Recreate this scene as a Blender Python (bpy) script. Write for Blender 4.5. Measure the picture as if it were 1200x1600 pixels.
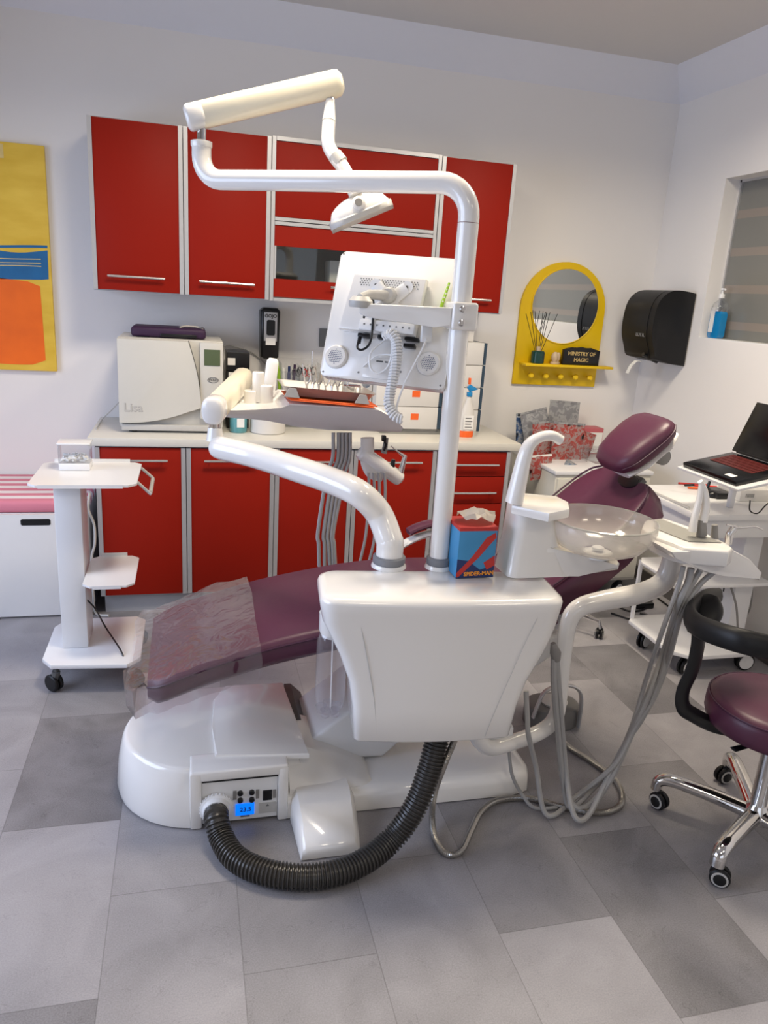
import bpy, bmesh, math, random
from mathutils import Vector, Matrix, Euler
random.seed(7)
PI = math.pi
for o in list(bpy.data.objects): bpy.data.objects.remove(o)
SC = bpy.context.scene
COL = SC.collection

# ------------------------------------------------------------------ camera
FPX = 1172.8
YAW, PITCH, ROLL = .2637, .2811, .0652
CAM = Vector((.1404, -3.6679, 1.6203))
_f = Vector((math.sin(YAW)*math.cos(PITCH), math.cos(YAW)*math.cos(PITCH), -math.sin(PITCH)))
_r0 = Vector((math.cos(YAW), -math.sin(YAW), 0)); _u0 = _r0.cross(_f)
_r = _r0*math.cos(ROLL) + _u0*math.sin(ROLL)
_u = -_r0*math.sin(ROLL) + _u0*math.cos(ROLL)
cd = bpy.data.cameras.new('camera'); cam = bpy.data.objects.new('camera', cd); COL.objects.link(cam)
cam.matrix_world = Matrix(((_r.x, _u.x, -_f.x, CAM.x), (_r.y, _u.y, -_f.y, CAM.y), (_r.z, _u.z, -_f.z, CAM.z), (0, 0, 0, 1)))
cd.sensor_fit = 'HORIZONTAL'; cd.sensor_width = 36; cd.lens = FPX/1200*36; cd.clip_start = .02
SC.camera = cam

def A(px, py, X=None, Y=None, Z=None, D=None):
    """point of the place that a measured photo point falls on, given one known coordinate"""
    d = _f + _r*((px-600)/FPX) - _u*((py-800)/FPX)
    if X is not None: t = (X-CAM.x)/d.x
    elif Y is not None: t = (Y-CAM.y)/d.y
    elif Z is not None: t = (Z-CAM.z)/d.z
    else: t = D
    return CAM + d*t

# ------------------------------------------------------------------ view, world, lights
SC.view_settings.view_transform = 'Standard'; SC.view_settings.look = 'None'
SC.view_settings.gamma = 1; SC.view_settings.use_curve_mapping = False
SC.view_settings.exposure = 0.15
w = bpy.data.worlds.new('world'); SC.world = w; w.use_nodes = True
w.node_tree.nodes['Background'].inputs[0].default_value = (.75, .85, 1, 1)
w.node_tree.nodes['Background'].inputs[1].default_value = .35

def area(name, loc, rot, sx, sy, power, color, spread=180):
    l = bpy.data.lights.new(name, 'AREA'); l.shape = 'RECTANGLE'; l.size = sx; l.size_y = sy
    l.energy = power; l.color = color; l.spread = math.radians(spread)
    o = bpy.data.objects.new(name, l); COL.objects.link(o); o.location = loc; o.rotation_euler = rot
    return o
# daylight through the window of the left wall and through the window behind the camera
area('window_daylight', (-2.14, -1.75, 1.5), (0, -PI/2+.38, 0), 1.4, 2.4, 46, (.63, .74, 1), 150)
area('window_daylight', (.4, -5.72, 1.6), (PI/2-.3, 0, 0), 2.6, 1.4, 6, (.86, .9, 1), 150)
# warm ceiling lamps
CEIL = 2.92
LAMPS = [(.45, -1.2), (1.9, -1.2), (.45, -3.9), (1.9, -3.9)]
for lx, ly in LAMPS:
    area('ceiling_lamp_light', (lx, ly, CEIL-.075), (0, 0, 0), .45, .45, 27 if ly > -2 else 6, (1, .87, .68), 158)

# ------------------------------------------------------------------ materials
def mat(name, col, rough=.5, metal=0, spec=.5, coat=0, trans=0, ior=1.45, alpha=1, noise=0, nscale=30, bump=0, emis=None, estr=0):
    m = bpy.data.materials.new(name); m.use_nodes = True
    nt = m.node_tree; b = nt.nodes['Principled BSDF']
    c = tuple(col)+(1,)
    b.inputs['Base Color'].default_value = c
    b.inputs['Roughness'].default_value = rough; b.inputs['Metallic'].default_value = metal
    b.inputs['Specular IOR Level'].default_value = spec
    b.inputs['Coat Weight'].default_value = coat; b.inputs['Coat Roughness'].default_value = .08
    b.inputs['Transmission Weight'].default_value = trans; b.inputs['IOR'].default_value = ior
    b.inputs['Alpha'].default_value = alpha
    if emis: b.inputs['Emission Color'].default_value = tuple(emis)+(1,); b.inputs['Emission Strength'].default_value = estr
    tc = nt.nodes.new('ShaderNodeTexCoord'); n = nt.nodes.new('ShaderNodeTexNoise')
    n.inputs['Scale'].default_value = nscale; n.inputs['Detail'].default_value = 4
    nt.links.new(tc.outputs['Object'], n.inputs['Vector'])
    if noise:
        mx = nt.nodes.new('ShaderNodeMix'); mx.data_type = 'RGBA'
        mx.inputs['A'].default_value = tuple(x*(1-noise) for x in col)+(1,)
        mx.inputs['B'].default_value = tuple(min(1, x*(1+noise)) for x in col)+(1,)
        nt.links.new(n.outputs['Fac'], mx.inputs['Factor']); nt.links.new(mx.outputs['Result'], b.inputs['Base Color'])
    if bump:
        bp = nt.nodes.new('ShaderNodeBump'); bp.inputs['Strength'].default_value = bump; bp.inputs['Distance'].default_value = .002
        nt.links.new(n.outputs['Fac'], bp.inputs['Height']); nt.links.new(bp.outputs['Normal'], b.inputs['Normal'])
    return m

M = {}
M['wall'] = mat('painted_wall', (.82, .80, .785), .7, noise=.015, nscale=3, bump=.15)
M['ceiling'] = mat('painted_ceiling', (.66, .64, .63), .8, noise=.01)
M['cornice'] = mat('blue_lit_cornice', (.76, .77, .83), .7, noise=.01)  # bluish window light is put into the cornice colour
M['white'] = mat('gloss_white_plastic', (.82, .80, .77), .18, coat=.6, noise=.01, nscale=5)
M['white2'] = mat('satin_white_plastic', (.80, .80, .80), .35, noise=.01, nscale=5)
M['cream'] = mat('cream_vinyl_sleeve', (.84, .77, .60), .3, coat=.3, noise=.03, nscale=20, bump=.3)
M['whitemetal'] = mat('white_lacquered_metal', (.78, .78, .79), .3, coat=.3, noise=.01)
M['red'] = mat('red_laminate', (.275, .0115, .0045), .5, spec=.15, noise=.04, nscale=4)
M['alu'] = mat('brushed_aluminium', (.55, .55, .56), .38, metal=.6, noise=.03, nscale=60)
M['greyboard'] = mat('light_grey_board', (.50, .51, .53), .5, noise=.02)
M['plinth'] = mat('grey_plinth', (.42, .43, .46), .35, metal=.3, noise=.02)
M['worktop'] = mat('cream_worktop', (.66, .64, .58), .3, noise=.02, nscale=40)
M['steelbar'] = mat('satin_steel', (.68, .66, .64), .25, metal=.9, noise=.02)
M['chrome'] = mat('chrome', (.72, .71, .70), .07, metal=1, noise=.02)
M['steel'] = mat('tray_steel', (.40, .39, .38), .45, metal=.6, noise=.04)
M['hose_steel'] = mat('steel_braid', (.36, .34, .31), .3, metal=.9, noise=.05)
M['purple'] = mat('purple_leather', (.080, .020, .044), .40, noise=.06, nscale=60, bump=.12)
M['purple_side'] = mat('purple_leather_band', (.050, .012, .034), .4, noise=.06, nscale=60, bump=.12)
M['black'] = mat('black_plastic', (.008, .008, .009), .3, noise=.1)
M['blacksoft'] = mat('black_soft_plastic', (.008, .008, .009), .45, spec=.35, noise=.1)
M['darkgrey'] = mat('dark_grey_plastic', (.10, .10, .10), .45, noise=.05)
M['grey'] = mat('grey_plastic', (.24, .23, .22), .45, noise=.04)
M['greytube'] = mat('grey_silicone_tube', (.35, .345, .34), .4, noise=.04)
M['greytrim'] = mat('grey_collar', (.22, .225, .24), .45, noise=.03)
M['lightgrey'] = mat('light_grey_plastic', (.5, .49, .47), .4, noise=.02)
M['hose'] = mat('black_corrugated_hose', (.045, .042, .039), .28, noise=.08)
M['offwhite'] = mat('autoclave_cream', (.60, .585, .54), .35, noise=.015)
M['lcd'] = mat('lcd_green_grey', (.09, .12, .06), .2, noise=.03)
M['bluelcd'] = mat('blue_backlit_display', (.0, .15, .8), .3, emis=(.0, .18, .95), estr=.9)
M['yellow'] = mat('yellow_painted_wood', (.80, .53, .006), .4, noise=.03, nscale=8)
M['mirror'] = mat('mirror_glass', (.8, .81, .8), .02, metal=1)
M['navy'] = mat('navy_cardboard', (.03, .06, .10), .6, noise=.04)
M['box'] = mat('white_cardboard', (.66, .64, .61), .6, noise=.02)
M['orange'] = mat('orange_label', (.85, .13, .02), .5, noise=.04)
M['paper'] = mat('white_paper', (.78, .77, .75), .7, noise=.02)
M['tissue'] = mat('soft_tissue', (.80, .76, .68), .8, noise=.04, nscale=10)
M['green'] = mat('lime_green', (.30, .50, .03), .4, noise=.04)
M['teal'] = mat('teal_liquid_plastic', (.10, .32, .36), .15, coat=.5, noise=.05)
M['blue'] = mat('blue_liquid', (.01, .22, .50), .12, coat=.5, noise=.05)
M['darkgreen'] = mat('dark_green_glass', (.01, .05, .04), .15, noise=.05)
M['gold'] = mat('golden_print', (.55, .40, .16), .4, noise=.03)
M['orangeprint'] = mat('orange_golden_print', (.85, .32, .03), .5)
M['redcard'] = mat('red_card', (.48, .03, .025), .5, noise=.15, nscale=25)
M['bluecard'] = mat('blue_card', (.05, .25, .48), .45, noise=.15, nscale=12)
M['navycard'] = mat('dark_blue_card', (.015, .03, .12), .5, noise=.1)
M['foil'] = mat('grey_foil', (.42, .42, .42), .28, metal=.5, noise=.25, nscale=25, bump=.5)
M['redfoil'] = mat('red_print_foil', (.42, .08, .07), .35, metal=.1, noise=.3, nscale=25, bump=.3)
M['blufoil'] = mat('blue_print_foil', (.06, .14, .32), .35, metal=.2, noise=.3, nscale=25, bump=.3)
M['pinkcard'] = mat('pink_card', (.48, .11, .13), .5, noise=.05)
M['insetgrey'] = mat('grey_inset', (.30, .295, .27), .45, noise=.02)
M['pedalgrey'] = mat('dark_pedal_grey', (.15, .145, .14), .45, noise=.04)
M['drawer'] = mat('cream_drawer_front', (.62, .60, .53), .5, noise=.02)
M['maroon'] = mat('dark_red_keys', (.10, .012, .01), .5)
M['screen'] = mat('dark_screen', (.004, .004, .005), .22, noise=.1)
M['darkpurple'] = mat('dark_purple_fabric', (.03, .008, .04), .6, noise=.08, nscale=80)
M['skirting'] = mat('dark_grey_skirting', (.11, .10, .095), .4, noise=.05)
M['seam'] = mat('fine_seam_grey', (.5, .49, .47), .5)
M['printgrey'] = mat('grey_print', (.16, .16, .16), .5)
M['lamp'] = mat('lamp_diffuser', (.9, .9, .85), .5, emis=(1, .9, .72), estr=2.5)
M['pinkstick'] = mat('red_rubber', (.6, .03, .02), .4)
M['skin_tan'] = mat('tan_plastic', (.55, .42, .28), .5)
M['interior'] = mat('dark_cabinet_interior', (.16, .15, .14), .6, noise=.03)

def clear(name, col=(1, 1, 1), amt=.12, rough=.05, bump=0, scale=30, milk=0):
    """thin clear sheet: mostly see-through with a glossy film"""
    m = bpy.data.materials.new(name); m.use_nodes = True; nt = m.node_tree
    nt.nodes.remove(nt.nodes['Principled BSDF']); out = nt.nodes['Material Output']
    tr = nt.nodes.new('ShaderNodeBsdfTransparent'); tr.inputs[0].default_value = tuple(col)+(1,)
    g = nt.nodes.new('ShaderNodeBsdfGlossy'); g.inputs['Roughness'].default_value = rough
    lw = nt.nodes.new('ShaderNodeLayerWeight'); lw.inputs['Blend'].default_value = .5; fr = nt.nodes.new('ShaderNodeMath'); fr.operation = 'POWER'; fr.inputs[1].default_value = 3.0
    nt.links.new(lw.outputs['Facing'], fr.inputs[0])
    ad = nt.nodes.new('ShaderNodeMath'); ad.operation = 'MULTIPLY_ADD'; ad.inputs[1].default_value = .55; ad.inputs[2].default_value = amt; ad.use_clamp = True
    mx = nt.nodes.new('ShaderNodeMixShader')
    nt.links.new(fr.outputs[0], ad.inputs[0]); nt.links.new(ad.outputs[0], mx.inputs[0])
    nt.links.new(tr.outputs[0], mx.inputs[1]); nt.links.new(g.outputs[0], mx.inputs[2])
    if milk:
        df = nt.nodes.new('ShaderNodeBsdfDiffuse'); df.inputs[0].default_value = (.8, .78, .76, 1); m2 = nt.nodes.new('ShaderNodeMixShader'); m2.inputs[0].default_value = milk
        nt.links.new(mx.outputs[0], m2.inputs[1]); nt.links.new(df.outputs[0], m2.inputs[2]); mx = m2
    nt.links.new(mx.outputs[0], out.inputs['Surface'])
    if bump:
        tc = nt.nodes.new('ShaderNodeTexCoord'); n = nt.nodes.new('ShaderNodeTexNoise'); n.inputs['Scale'].default_value = scale
        n.inputs['Distortion'].default_value = 1.5
        bp = nt.nodes.new('ShaderNodeBump'); bp.inputs['Strength'].default_value = bump; bp.inputs['Distance'].default_value = .01
        nt.links.new(tc.outputs['Object'], n.inputs['Vector']); nt.links.new(n.outputs['Fac'], bp.inputs['Height'])
        nt.links.new(bp.outputs['Normal'], g.inputs['Normal'])
    return m
M['glass'] = clear('clear_glass', (.93, .95, .94), .04, .02)
M['film'] = clear('clear_plastic_film', (.97, .95, .96), .08, .14, bump=.6, scale=11, milk=.05)  # small diffuse white share stands in for the sheen of bright reflections
M['clearplastic'] = clear('clear_plastic', (.95, .96, .97), .06, .06, milk=.03)
M['frost'] = clear('smoky_glass_bowl', (.90, .885, .85), .08, .10, milk=.24)
M['bottleglass'] = clear('clear_bottle_plastic', (.96, .96, .985), .05, .05, bump=.15, scale=12, milk=.05)

def floor_mat():
    m = bpy.data.materials.new('stone_look_floor_tiles'); m.use_nodes = True; nt = m.node_tree; N = nt.nodes.new; L = nt.links.new
    b = nt.nodes['Principled BSDF']; tc = N('ShaderNodeTexCoord'); sp = N('ShaderNodeSeparateXYZ'); L(tc.outputs['Object'], sp.inputs[0])
    def mt(op, a, bb=None, c=None):
        n = N('ShaderNodeMath'); n.operation = op
        for i, v in enumerate((a, bb, c)):
            if v is None: continue
            if isinstance(v, (int, float)): n.inputs[i].default_value = v
            else: L(v, n.inputs[i])
        return n.outputs[0]
    cu = mt('DIVIDE', mt('ADD', sp.outputs[0], .7515), .3366)
    col = mt('SUBTRACT', mt('FLOOR', cu), 1)          # column 0 spans x -0.415 .. -0.078
    par = mt('SUBTRACT', 2, mt('MULTIPLY', mt('FLOORED_MODULO', col, 2), .5))
    rv = mt('ADD', mt('DIVIDE', mt('ADD', sp.outputs[1], 2.2), -.63), par)
    row = mt('FLOOR', rv)
    h = mt('FRACT', mt('MULTIPLY', mt('SINE', mt('ADD', mt('ADD', mt('MULTIPLY', col, 5.15952), mt('MULTIPLY', row, 3.87170)), 1.3)), 43.7))
    fu = mt('FRACT', cu); fv = mt('FRACT', rv)
    eu = mt('MINIMUM', fu, mt('SUBTRACT', 1, fu)); ev = mt('MINIMUM', fv, mt('SUBTRACT', 1, fv))
    joint = mt('LESS_THAN', mt('MINIMUM', mt('MULTIPLY', eu, .3366), mt('MULTIPLY', ev, .63)), .0014)
    # per tile offset so that the veining does not run over the joints
    cb = N('ShaderNodeCombineXYZ'); L(mt('MULTIPLY', h, 37), cb.inputs[2])
    va = N('ShaderNodeVectorMath'); va.operation = 'ADD'; L(tc.outputs['Object'], va.inputs[0]); L(cb.outputs[0], va.inputs[1])
    n1 = N('ShaderNodeTexNoise'); n1.inputs['Scale'].default_value = 3.2; n1.inputs['Detail'].default_value = 7; n1.inputs['Distortion'].default_value = 1.2; L(va.outputs[0], n1.inputs['Vector'])
    n2 = N('ShaderNodeTexNoise'); n2.inputs['Scale'].default_value = 260; n2.inputs['Detail'].default_value = 2; L(tc.outputs['Object'], n2.inputs['Vector'])
    n3 = N('ShaderNodeTexNoise'); n3.inputs['Scale'].default_value = 9; n3.inputs['Detail'].default_value = 5; n3.inputs['Distortion'].default_value = 2.5; L(va.outputs[0], n3.inputs['Vector'])
    v = mt('ADD', .165, mt('MULTIPLY', h, .19))
    v = mt('ADD', v, mt('MULTIPLY', mt('SUBTRACT', n1.outputs['Fac'], .5), .22))
    v = mt('ADD', v, mt('MULTIPLY', mt('SUBTRACT', n2.outputs['Fac'], .5), .16))
    vein = mt('MULTIPLY', mt('LESS_THAN', mt('ABSOLUTE', mt('SUBTRACT', n3.outputs['Fac'], .36)), .008), .035)
    v = mt('SUBTRACT', v, vein)
    v = mt('MULTIPLY', v, mt('SUBTRACT', 1, mt('MULTIPLY', joint, .3)))
    cc = N('ShaderNodeCombineColor'); L(mt('MULTIPLY', v, 1.0), cc.inputs[0]); L(mt('MULTIPLY', v, .965), cc.inputs[1]); L(mt('MULTIPLY', v, 1.02), cc.inputs[2])
    L(cc.outputs[0], b.inputs['Base Color']); b.inputs['Roughness'].default_value = .42
    bp = N('ShaderNodeBump'); bp.inputs['Strength'].default_value = .15; bp.inputs['Distance'].default_value = .001
    L(n2.outputs['Fac'], bp.inputs['Height']); L(bp.outputs['Normal'], b.inputs['Normal'])
    return m
M['floor'] = floor_mat()

def axis_mat(name, axis, stops, rough=.5, metal=0, wob=0, scale=6):
    """hard colour bands along one object axis; stops = [(pos, colour), ...] in metres"""
    m = bpy.data.materials.new(name); m.use_nodes = True; nt = m.node_tree; N = nt.nodes.new; L = nt.links.new
    b = nt.nodes['Principled BSDF']; tc = N('ShaderNodeTexCoord'); sp = N('ShaderNodeSeparateXYZ'); L(tc.outputs['Object'], sp.inputs[0])
    lo, hi = stops[0][0], stops[-1][0]+.001
    src = sp.outputs[axis]
    if wob:
        n = N('ShaderNodeTexNoise'); n.inputs['Scale'].default_value = scale; L(tc.outputs['Object'], n.inputs['Vector'])
        a = N('ShaderNodeMath'); a.operation = 'MULTIPLY_ADD'; L(n.outputs['Fac'], a.inputs[0]); a.inputs[1].default_value = wob; L(src, a.inputs[2]); src = a.outputs[0]
    mr = N('ShaderNodeMapRange'); mr.inputs['From Min'].default_value = lo; mr.inputs['From Max'].default_value = hi; L(src, mr.inputs['Value'])
    r = N('ShaderNodeValToRGB'); r.color_ramp.interpolation = 'CONSTANT'; e = r.color_ramp.elements
    while len(e) > 1: e.remove(e[-1])
    e[0].position = 0; e[0].color = tuple(stops[0][1])+(1,)
    for p, c in stops[1:]:
        q = e.new((p-lo)/(hi-lo)); q.color = tuple(c)+(1,)
    L(mr.outputs[0], r.inputs[0]); L(r.outputs[0], b.inputs['Base Color']); b.inputs['Roughness'].default_value = rough; b.inputs['Metallic'].default_value = metal
    return m

def foil(name, a, c, sc=22):
    m = mat(name, a, .3, metal=.25); nt = m.node_tree; n = [x for x in nt.nodes if x.type == 'TEX_NOISE'][0]; n.inputs['Scale'].default_value = sc; n.inputs['Distortion'].default_value = 1
    r = nt.nodes.new('ShaderNodeValToRGB'); r.color_ramp.elements[0].position = .46; r.color_ramp.elements[0].color = tuple(a)+(1,); r.color_ramp.elements[1].position = .54; r.color_ramp.elements[1].color = tuple(c)+(1,)
    nt.links.new(n.outputs['Fac'], r.inputs[0]); nt.links.new(r.outputs[0], nt.nodes['Principled BSDF'].inputs['Base Color'])
    bp = nt.nodes.new('ShaderNodeBump'); bp.inputs['Strength'].default_value = .6; bp.inputs['Distance'].default_value = .004
    nt.links.new(n.outputs['Fac'], bp.inputs['Height']); nt.links.new(bp.outputs['Normal'], nt.nodes['Principled BSDF'].inputs['Normal']); return m
M['foil'] = foil('grey_foil_bag', (.24, .24, .25), (.36, .36, .36), 30)
M['redfoil'] = foil('red_printed_bag', (.36, .06, .05), (.34, .24, .23), 45)
M['blufoil'] = foil('blue_printed_bag', (.05, .10, .22), (.28, .30, .33), 40)
# ------------------------------------------------------------------ mesh helpers
WORLD = {}          # object -> world matrix of its frame
def NB(): return bmesh.new()
def box(bm, lo, hi, bev=0, seg=2, mtx=None):
    lo = Vector(lo); hi = Vector(hi)
    r = bmesh.ops.create_cube(bm, size=1)['verts']
    for v in r: v.co = Vector(((v.co.x+.5)*(hi.x-lo.x)+lo.x, (v.co.y+.5)*(hi.y-lo.y)+lo.y, (v.co.z+.5)*(hi.z-lo.z)+lo.z))
    if bev:
        es = list({e for v in r for e in v.link_edges})
        q = bmesh.ops.bevel(bm, geom=es, offset=bev, segments=seg, affect='EDGES', profile=.5)
        r = list({v for f in q['faces'] for v in f.verts} | {v for v in r if v.is_valid})
    if mtx is not None:
        for v in r: v.co = mtx @ v.co
    return r
def smooth_path(pts, n=8):
    pts = [Vector(p) for p in pts]
    if len(pts) < 3: return pts
    out = []; P = [pts[0]*2-pts[1]]+pts+[pts[-1]*2-pts[-2]]
    for i in range(1, len(P)-2):
        p0, p1, p2, p3 = P[i-1:i+3]
        for k in range(n):
            t = k/n
            out.append(.5*((2*p1)+(-p0+p2)*t+(2*p0-5*p1+4*p2-p3)*t*t+(-p0+3*p1-3*p2+p3)*t**3))
    out.append(pts[-1]); return out
def resample(pts, step):
    out = [pts[0].copy()]; acc = 0
    for a, b in zip(pts, pts[1:]):
        L = (b-a).length; d = step-acc
        while d <= L and L > 0:
            out.append(a.lerp(b, d/L)); d += step
        acc = (acc+L) % step if L else acc
    out.append(pts[-1].copy()); return out
def rings(bm, rs, cap=True, closed=True):
    vv = [[bm.verts.new(p) for p in r] for r in rs]
    for a, b in zip(vv, vv[1:]):
        n = len(a)
        for i in range(n if closed else n-1):
            j = (i+1) % n
            try: bm.faces.new((a[i], a[j], b[j], b[i]))
            except ValueError: pass
    if cap and closed:
        bm.faces.new(list(reversed(vv[0]))); bm.faces.new(vv[-1])
    return vv
def tube(bm, pts, r, seg=12, cap=True, sx=1, sy=1, up=None):
    """round (or flattened) tube along points; r a number or list"""
    pts = [Vector(p) for p in pts]; n = len(pts)
    rr = r if isinstance(r, (list, tuple)) else [r]*n
    t0 = (pts[1]-pts[0]).normalized()
    nrm = Vector(up) if up else (Vector((0, 0, 1)) if abs(t0.z) < .9 else Vector((1, 0, 0)))
    out = []
    for i in range(n):
        t = (pts[min(i+1, n-1)]-pts[max(i-1, 0)]).normalized()
        nrm = (nrm - t*nrm.dot(t)).normalized(); bn = t.cross(nrm)
        out.append([pts[i]+(nrm*math.sin(a)*sy+bn*math.cos(a)*sx)*rr[i] for a in [2*PI*k/seg for k in range(seg)]])
    rings(bm, out, cap); return out
def lathe(bm, prof, c=(0, 0, 0), seg=24, ax=(0, 0, 1), cap=True, sy=1):
    """prof = [(radius, height)...] about axis ax through c"""
    ax = Vector(ax).normalized(); t = Vector((1, 0, 0)) if abs(ax.x) < .9 else Vector((0, 1, 0))
    u = (t-ax*t.dot(ax)).normalized(); v = ax.cross(u); c = Vector(c)
    rings(bm, [[c+ax*h+(u*math.cos(a)+v*math.sin(a)*sy)*max(r, 1e-5) for a in [2*PI*k/seg for k in range(seg)]] for r, h in prof], cap)
def prism(bm, poly, fn, d0, d1, bev=0, seg=2):
    """poly of (a,b); fn(a,b,d)->Vector ; between depths d0,d1"""
    a = [bm.verts.new(fn(x, y, d0)) for x, y in poly]; b = [bm.verts.new(fn(x, y, d1)) for x, y in poly]
    fs = [bm.faces.new(a), bm.faces.new(list(reversed(b)))]
    n = len(poly)
    for i in range(n): fs.append(bm.faces.new((a[i], b[i], b[(i+1) % n], a[(i+1) % n])))
    if bev:
        es = {e for f in fs[:2] for e in f.edges}
        bmesh.ops.bevel(bm, geom=list(es), offset=bev, segments=seg, affect='EDGES', profile=.5)
XZ = lambda a, b, d: Vector((a, d, b))
XY = lambda a, b, d: Vector((a, b, d))
YZ = lambda a, b, d: Vector((d, a, b))
def rrect(x0, x1, y0, y1, r, n=5):
    out = []
    for cx, cy, a0 in ((x1-r, y1-r, 0), (x0+r, y1-r, 90), (x0+r, y0+r, 180), (x1-r, y0+r, 270)):
        for k in range(n+1):
            a = math.radians(a0+90*k/n); out.append((cx+r*math.cos(a), cy+r*math.sin(a)))
    return out

def obj(name, bm, m, parent=None, local=False, angle=35, recalc=True):
    if recalc: bmesh.ops.recalc_face_normals(bm, faces=bm.faces)
    W = WORLD[parent] if parent is not None else Matrix.Identity(4)
    if not local and parent is not None: bm.transform(W.inverted())
    me = bpy.data.meshes.new(name); bm.to_mesh(me); bm.free()
    me.polygons.foreach_set('use_smooth', [True]*len(me.polygons)); me.set_sharp_from_angle(angle=math.radians(angle))
    me.materials.append(M[m] if isinstance(m, str) else m)
    o = bpy.data.objects.new(name, me); COL.objects.link(o)
    if parent is not None: o.parent = parent
    WORLD[o] = W
    return o
def tag(o, label, cat, group=None, kind=None):
    o['label'] = label; o['category'] = cat
    if group: o['group'] = group
    if kind: o['kind'] = kind
    return o
def thing(name, label, cat, loc=(0, 0, 0), rz=0, group=None, rot=None):
    o = bpy.data.objects.new(name, None); COL.objects.link(o); o.empty_display_size = .05
    W = Matrix.Translation(Vector(loc)) @ (rot.to_4x4() if rot is not None else Matrix.Rotation(rz, 4, 'Z'))
    o.matrix_world = W; WORLD[o] = W
    return tag(o, label, cat, group)
def single(name, bm, m, label, cat, base, group=None, kind=None, angle=35):
    """a thing that is one mesh, its origin at its base"""
    bmesh.ops.recalc_face_normals(bm, faces=bm.faces)
    base = Vector(base); bmesh.ops.translate(bm, verts=bm.verts, vec=-base)
    o = obj(name, bm, m, None, recalc=False, angle=angle); o.location = base; WORLD[o] = Matrix.Translation(base)
    return tag(o, label, cat, group, kind)
def struct(name, bm, m):
    o = obj(name, bm, m); o['kind'] = 'structure'; return o
def copy_thing(root, loc=None, label=None, rz=None):
    c = root.copy(); COL.objects.link(c)
    if loc is not None: c.location = loc
    if rz is not None: c.rotation_euler = (0, 0, rz)
    if label: c['label'] = label
    WORLD[c] = Matrix.Translation(c.location) @ Matrix.Rotation(c.rotation_euler.z, 4, 'Z')
    for ch in list(root.children):
        d = ch.copy(); COL.objects.link(d); d.parent = c; WORLD[d] = WORLD[c]
        for g in list(ch.children):
            e = g.copy(); COL.objects.link(e); e.parent = d; WORLD[e] = WORLD[c]
    return c
def text(body, size, mtx, m, parent, name='lettering', extrude=.0004, bold=0, align='CENTER'):
    cu = bpy.data.curves.new('text', 'FONT'); cu.body = body; cu.size = size; cu.align_x = align; cu.align_y = 'CENTER'
    cu.extrude = extrude; cu.offset = bold; cu.resolution_u = 3
    t = bpy.data.objects.new('text', cu); COL.objects.link(t)
    dg = bpy.context.evaluated_depsgraph_get(); me = bpy.data.meshes.new_from_object(t.evaluated_get(dg))
    bpy.data.objects.remove(t)
    bm = NB(); bm.from_mesh(me); bm.transform(mtx); bpy.data.meshes.remove(me)
    return obj(name, bm, m, parent, recalc=False)
def frame(o, x, y):
    """matrix with text x axis, up axis y"""
    x = Vector(x).normalized(); y = Vector(y).normalized(); z = x.cross(y).normalized(); y = z.cross(x)
    return Matrix(((x.x, y.x, z.x, o[0]), (x.y, y.y, z.y, o[1]), (x.z, y.z, z.z, o[2]), (0, 0, 0, 1)))

# ================================================================== SETTING
WY, WX, LX, FY = .57, 2.88, -2.3, -5.85
COR = .15
b = NB(); box(b, (LX-.3, FY-.3, -.05), (WX+.9, WY+.3, 0)); struct('floor', b, 'floor')
b = NB(); box(b, (LX-.1, FY-.1, CEIL), (WX+.9, WY+.1, CEIL+.05)); struct('ceiling', b, 'ceiling')
b = NB(); box(b, (LX-.1, WY, 0), (WX+.9, WY+.1, CEIL)); struct('wall_back', b, 'wall')
# right wall with the interior window opening
wy0, wy1, wz0, wz1 = -1.5, .045, 1.5, 2.318
b = NB()
box(b, (WX, FY, 0), (WX+.12, WY, wz0)); box(b, (WX, FY, wz1), (WX+.12, WY, CEIL)); box(b, (WX, wy1, wz0), (WX+.12, WY, wz1)); box(b, (WX, FY, wz0), (WX+.12, wy0, wz1))
struct('wall_right', b, 'wall')
# left wall with a daylight window
b = NB()
box(b, (LX-.1, FY, 0), (LX, WY, .8)); box(b, (LX-.1, FY, 2.35), (LX, WY, CEIL)); box(b, (LX-.1, -.5, .8), (LX, WY, 2.35)); box(b, (LX-.1, FY, .8), (LX, -3.0, 2.35))
struct('wall_left', b, 'wall')
b = NB()
box(b, (LX, FY, 0), (WX, FY+.1, .85)); box(b, (LX, FY, 2.35), (WX, FY+.1, CEIL)); box(b, (LX, FY, .85), (-.95, FY+.1, 2.35)); box(b, (1.75, FY, .85), (WX, FY+.1, 2.35))
struct('wall_front', b, 'wall')
# cornice
b = NB(); prism(b, [(WY, CEIL-COR), (WY, CEIL), (WY-COR, CEIL)], YZ, LX, WX); struct('trim_1', b, 'cornice')
b = NB(); prism(b, [(WX, CEIL-COR), (WX, CEIL), (WX-COR, CEIL)], XZ, FY, WY); struct('trim_2', b, 'cornice')
# skirting
b = NB(); box(b, (1.81, WY-.012, 0), (WX, WY, .08)); struct('baseboard_back', b, 'skirting')
b = NB(); box(b, (WX-.012, FY, 0), (WX, WY-.012, .08)); struct('baseboard_right', b, 'skirting')
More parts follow.
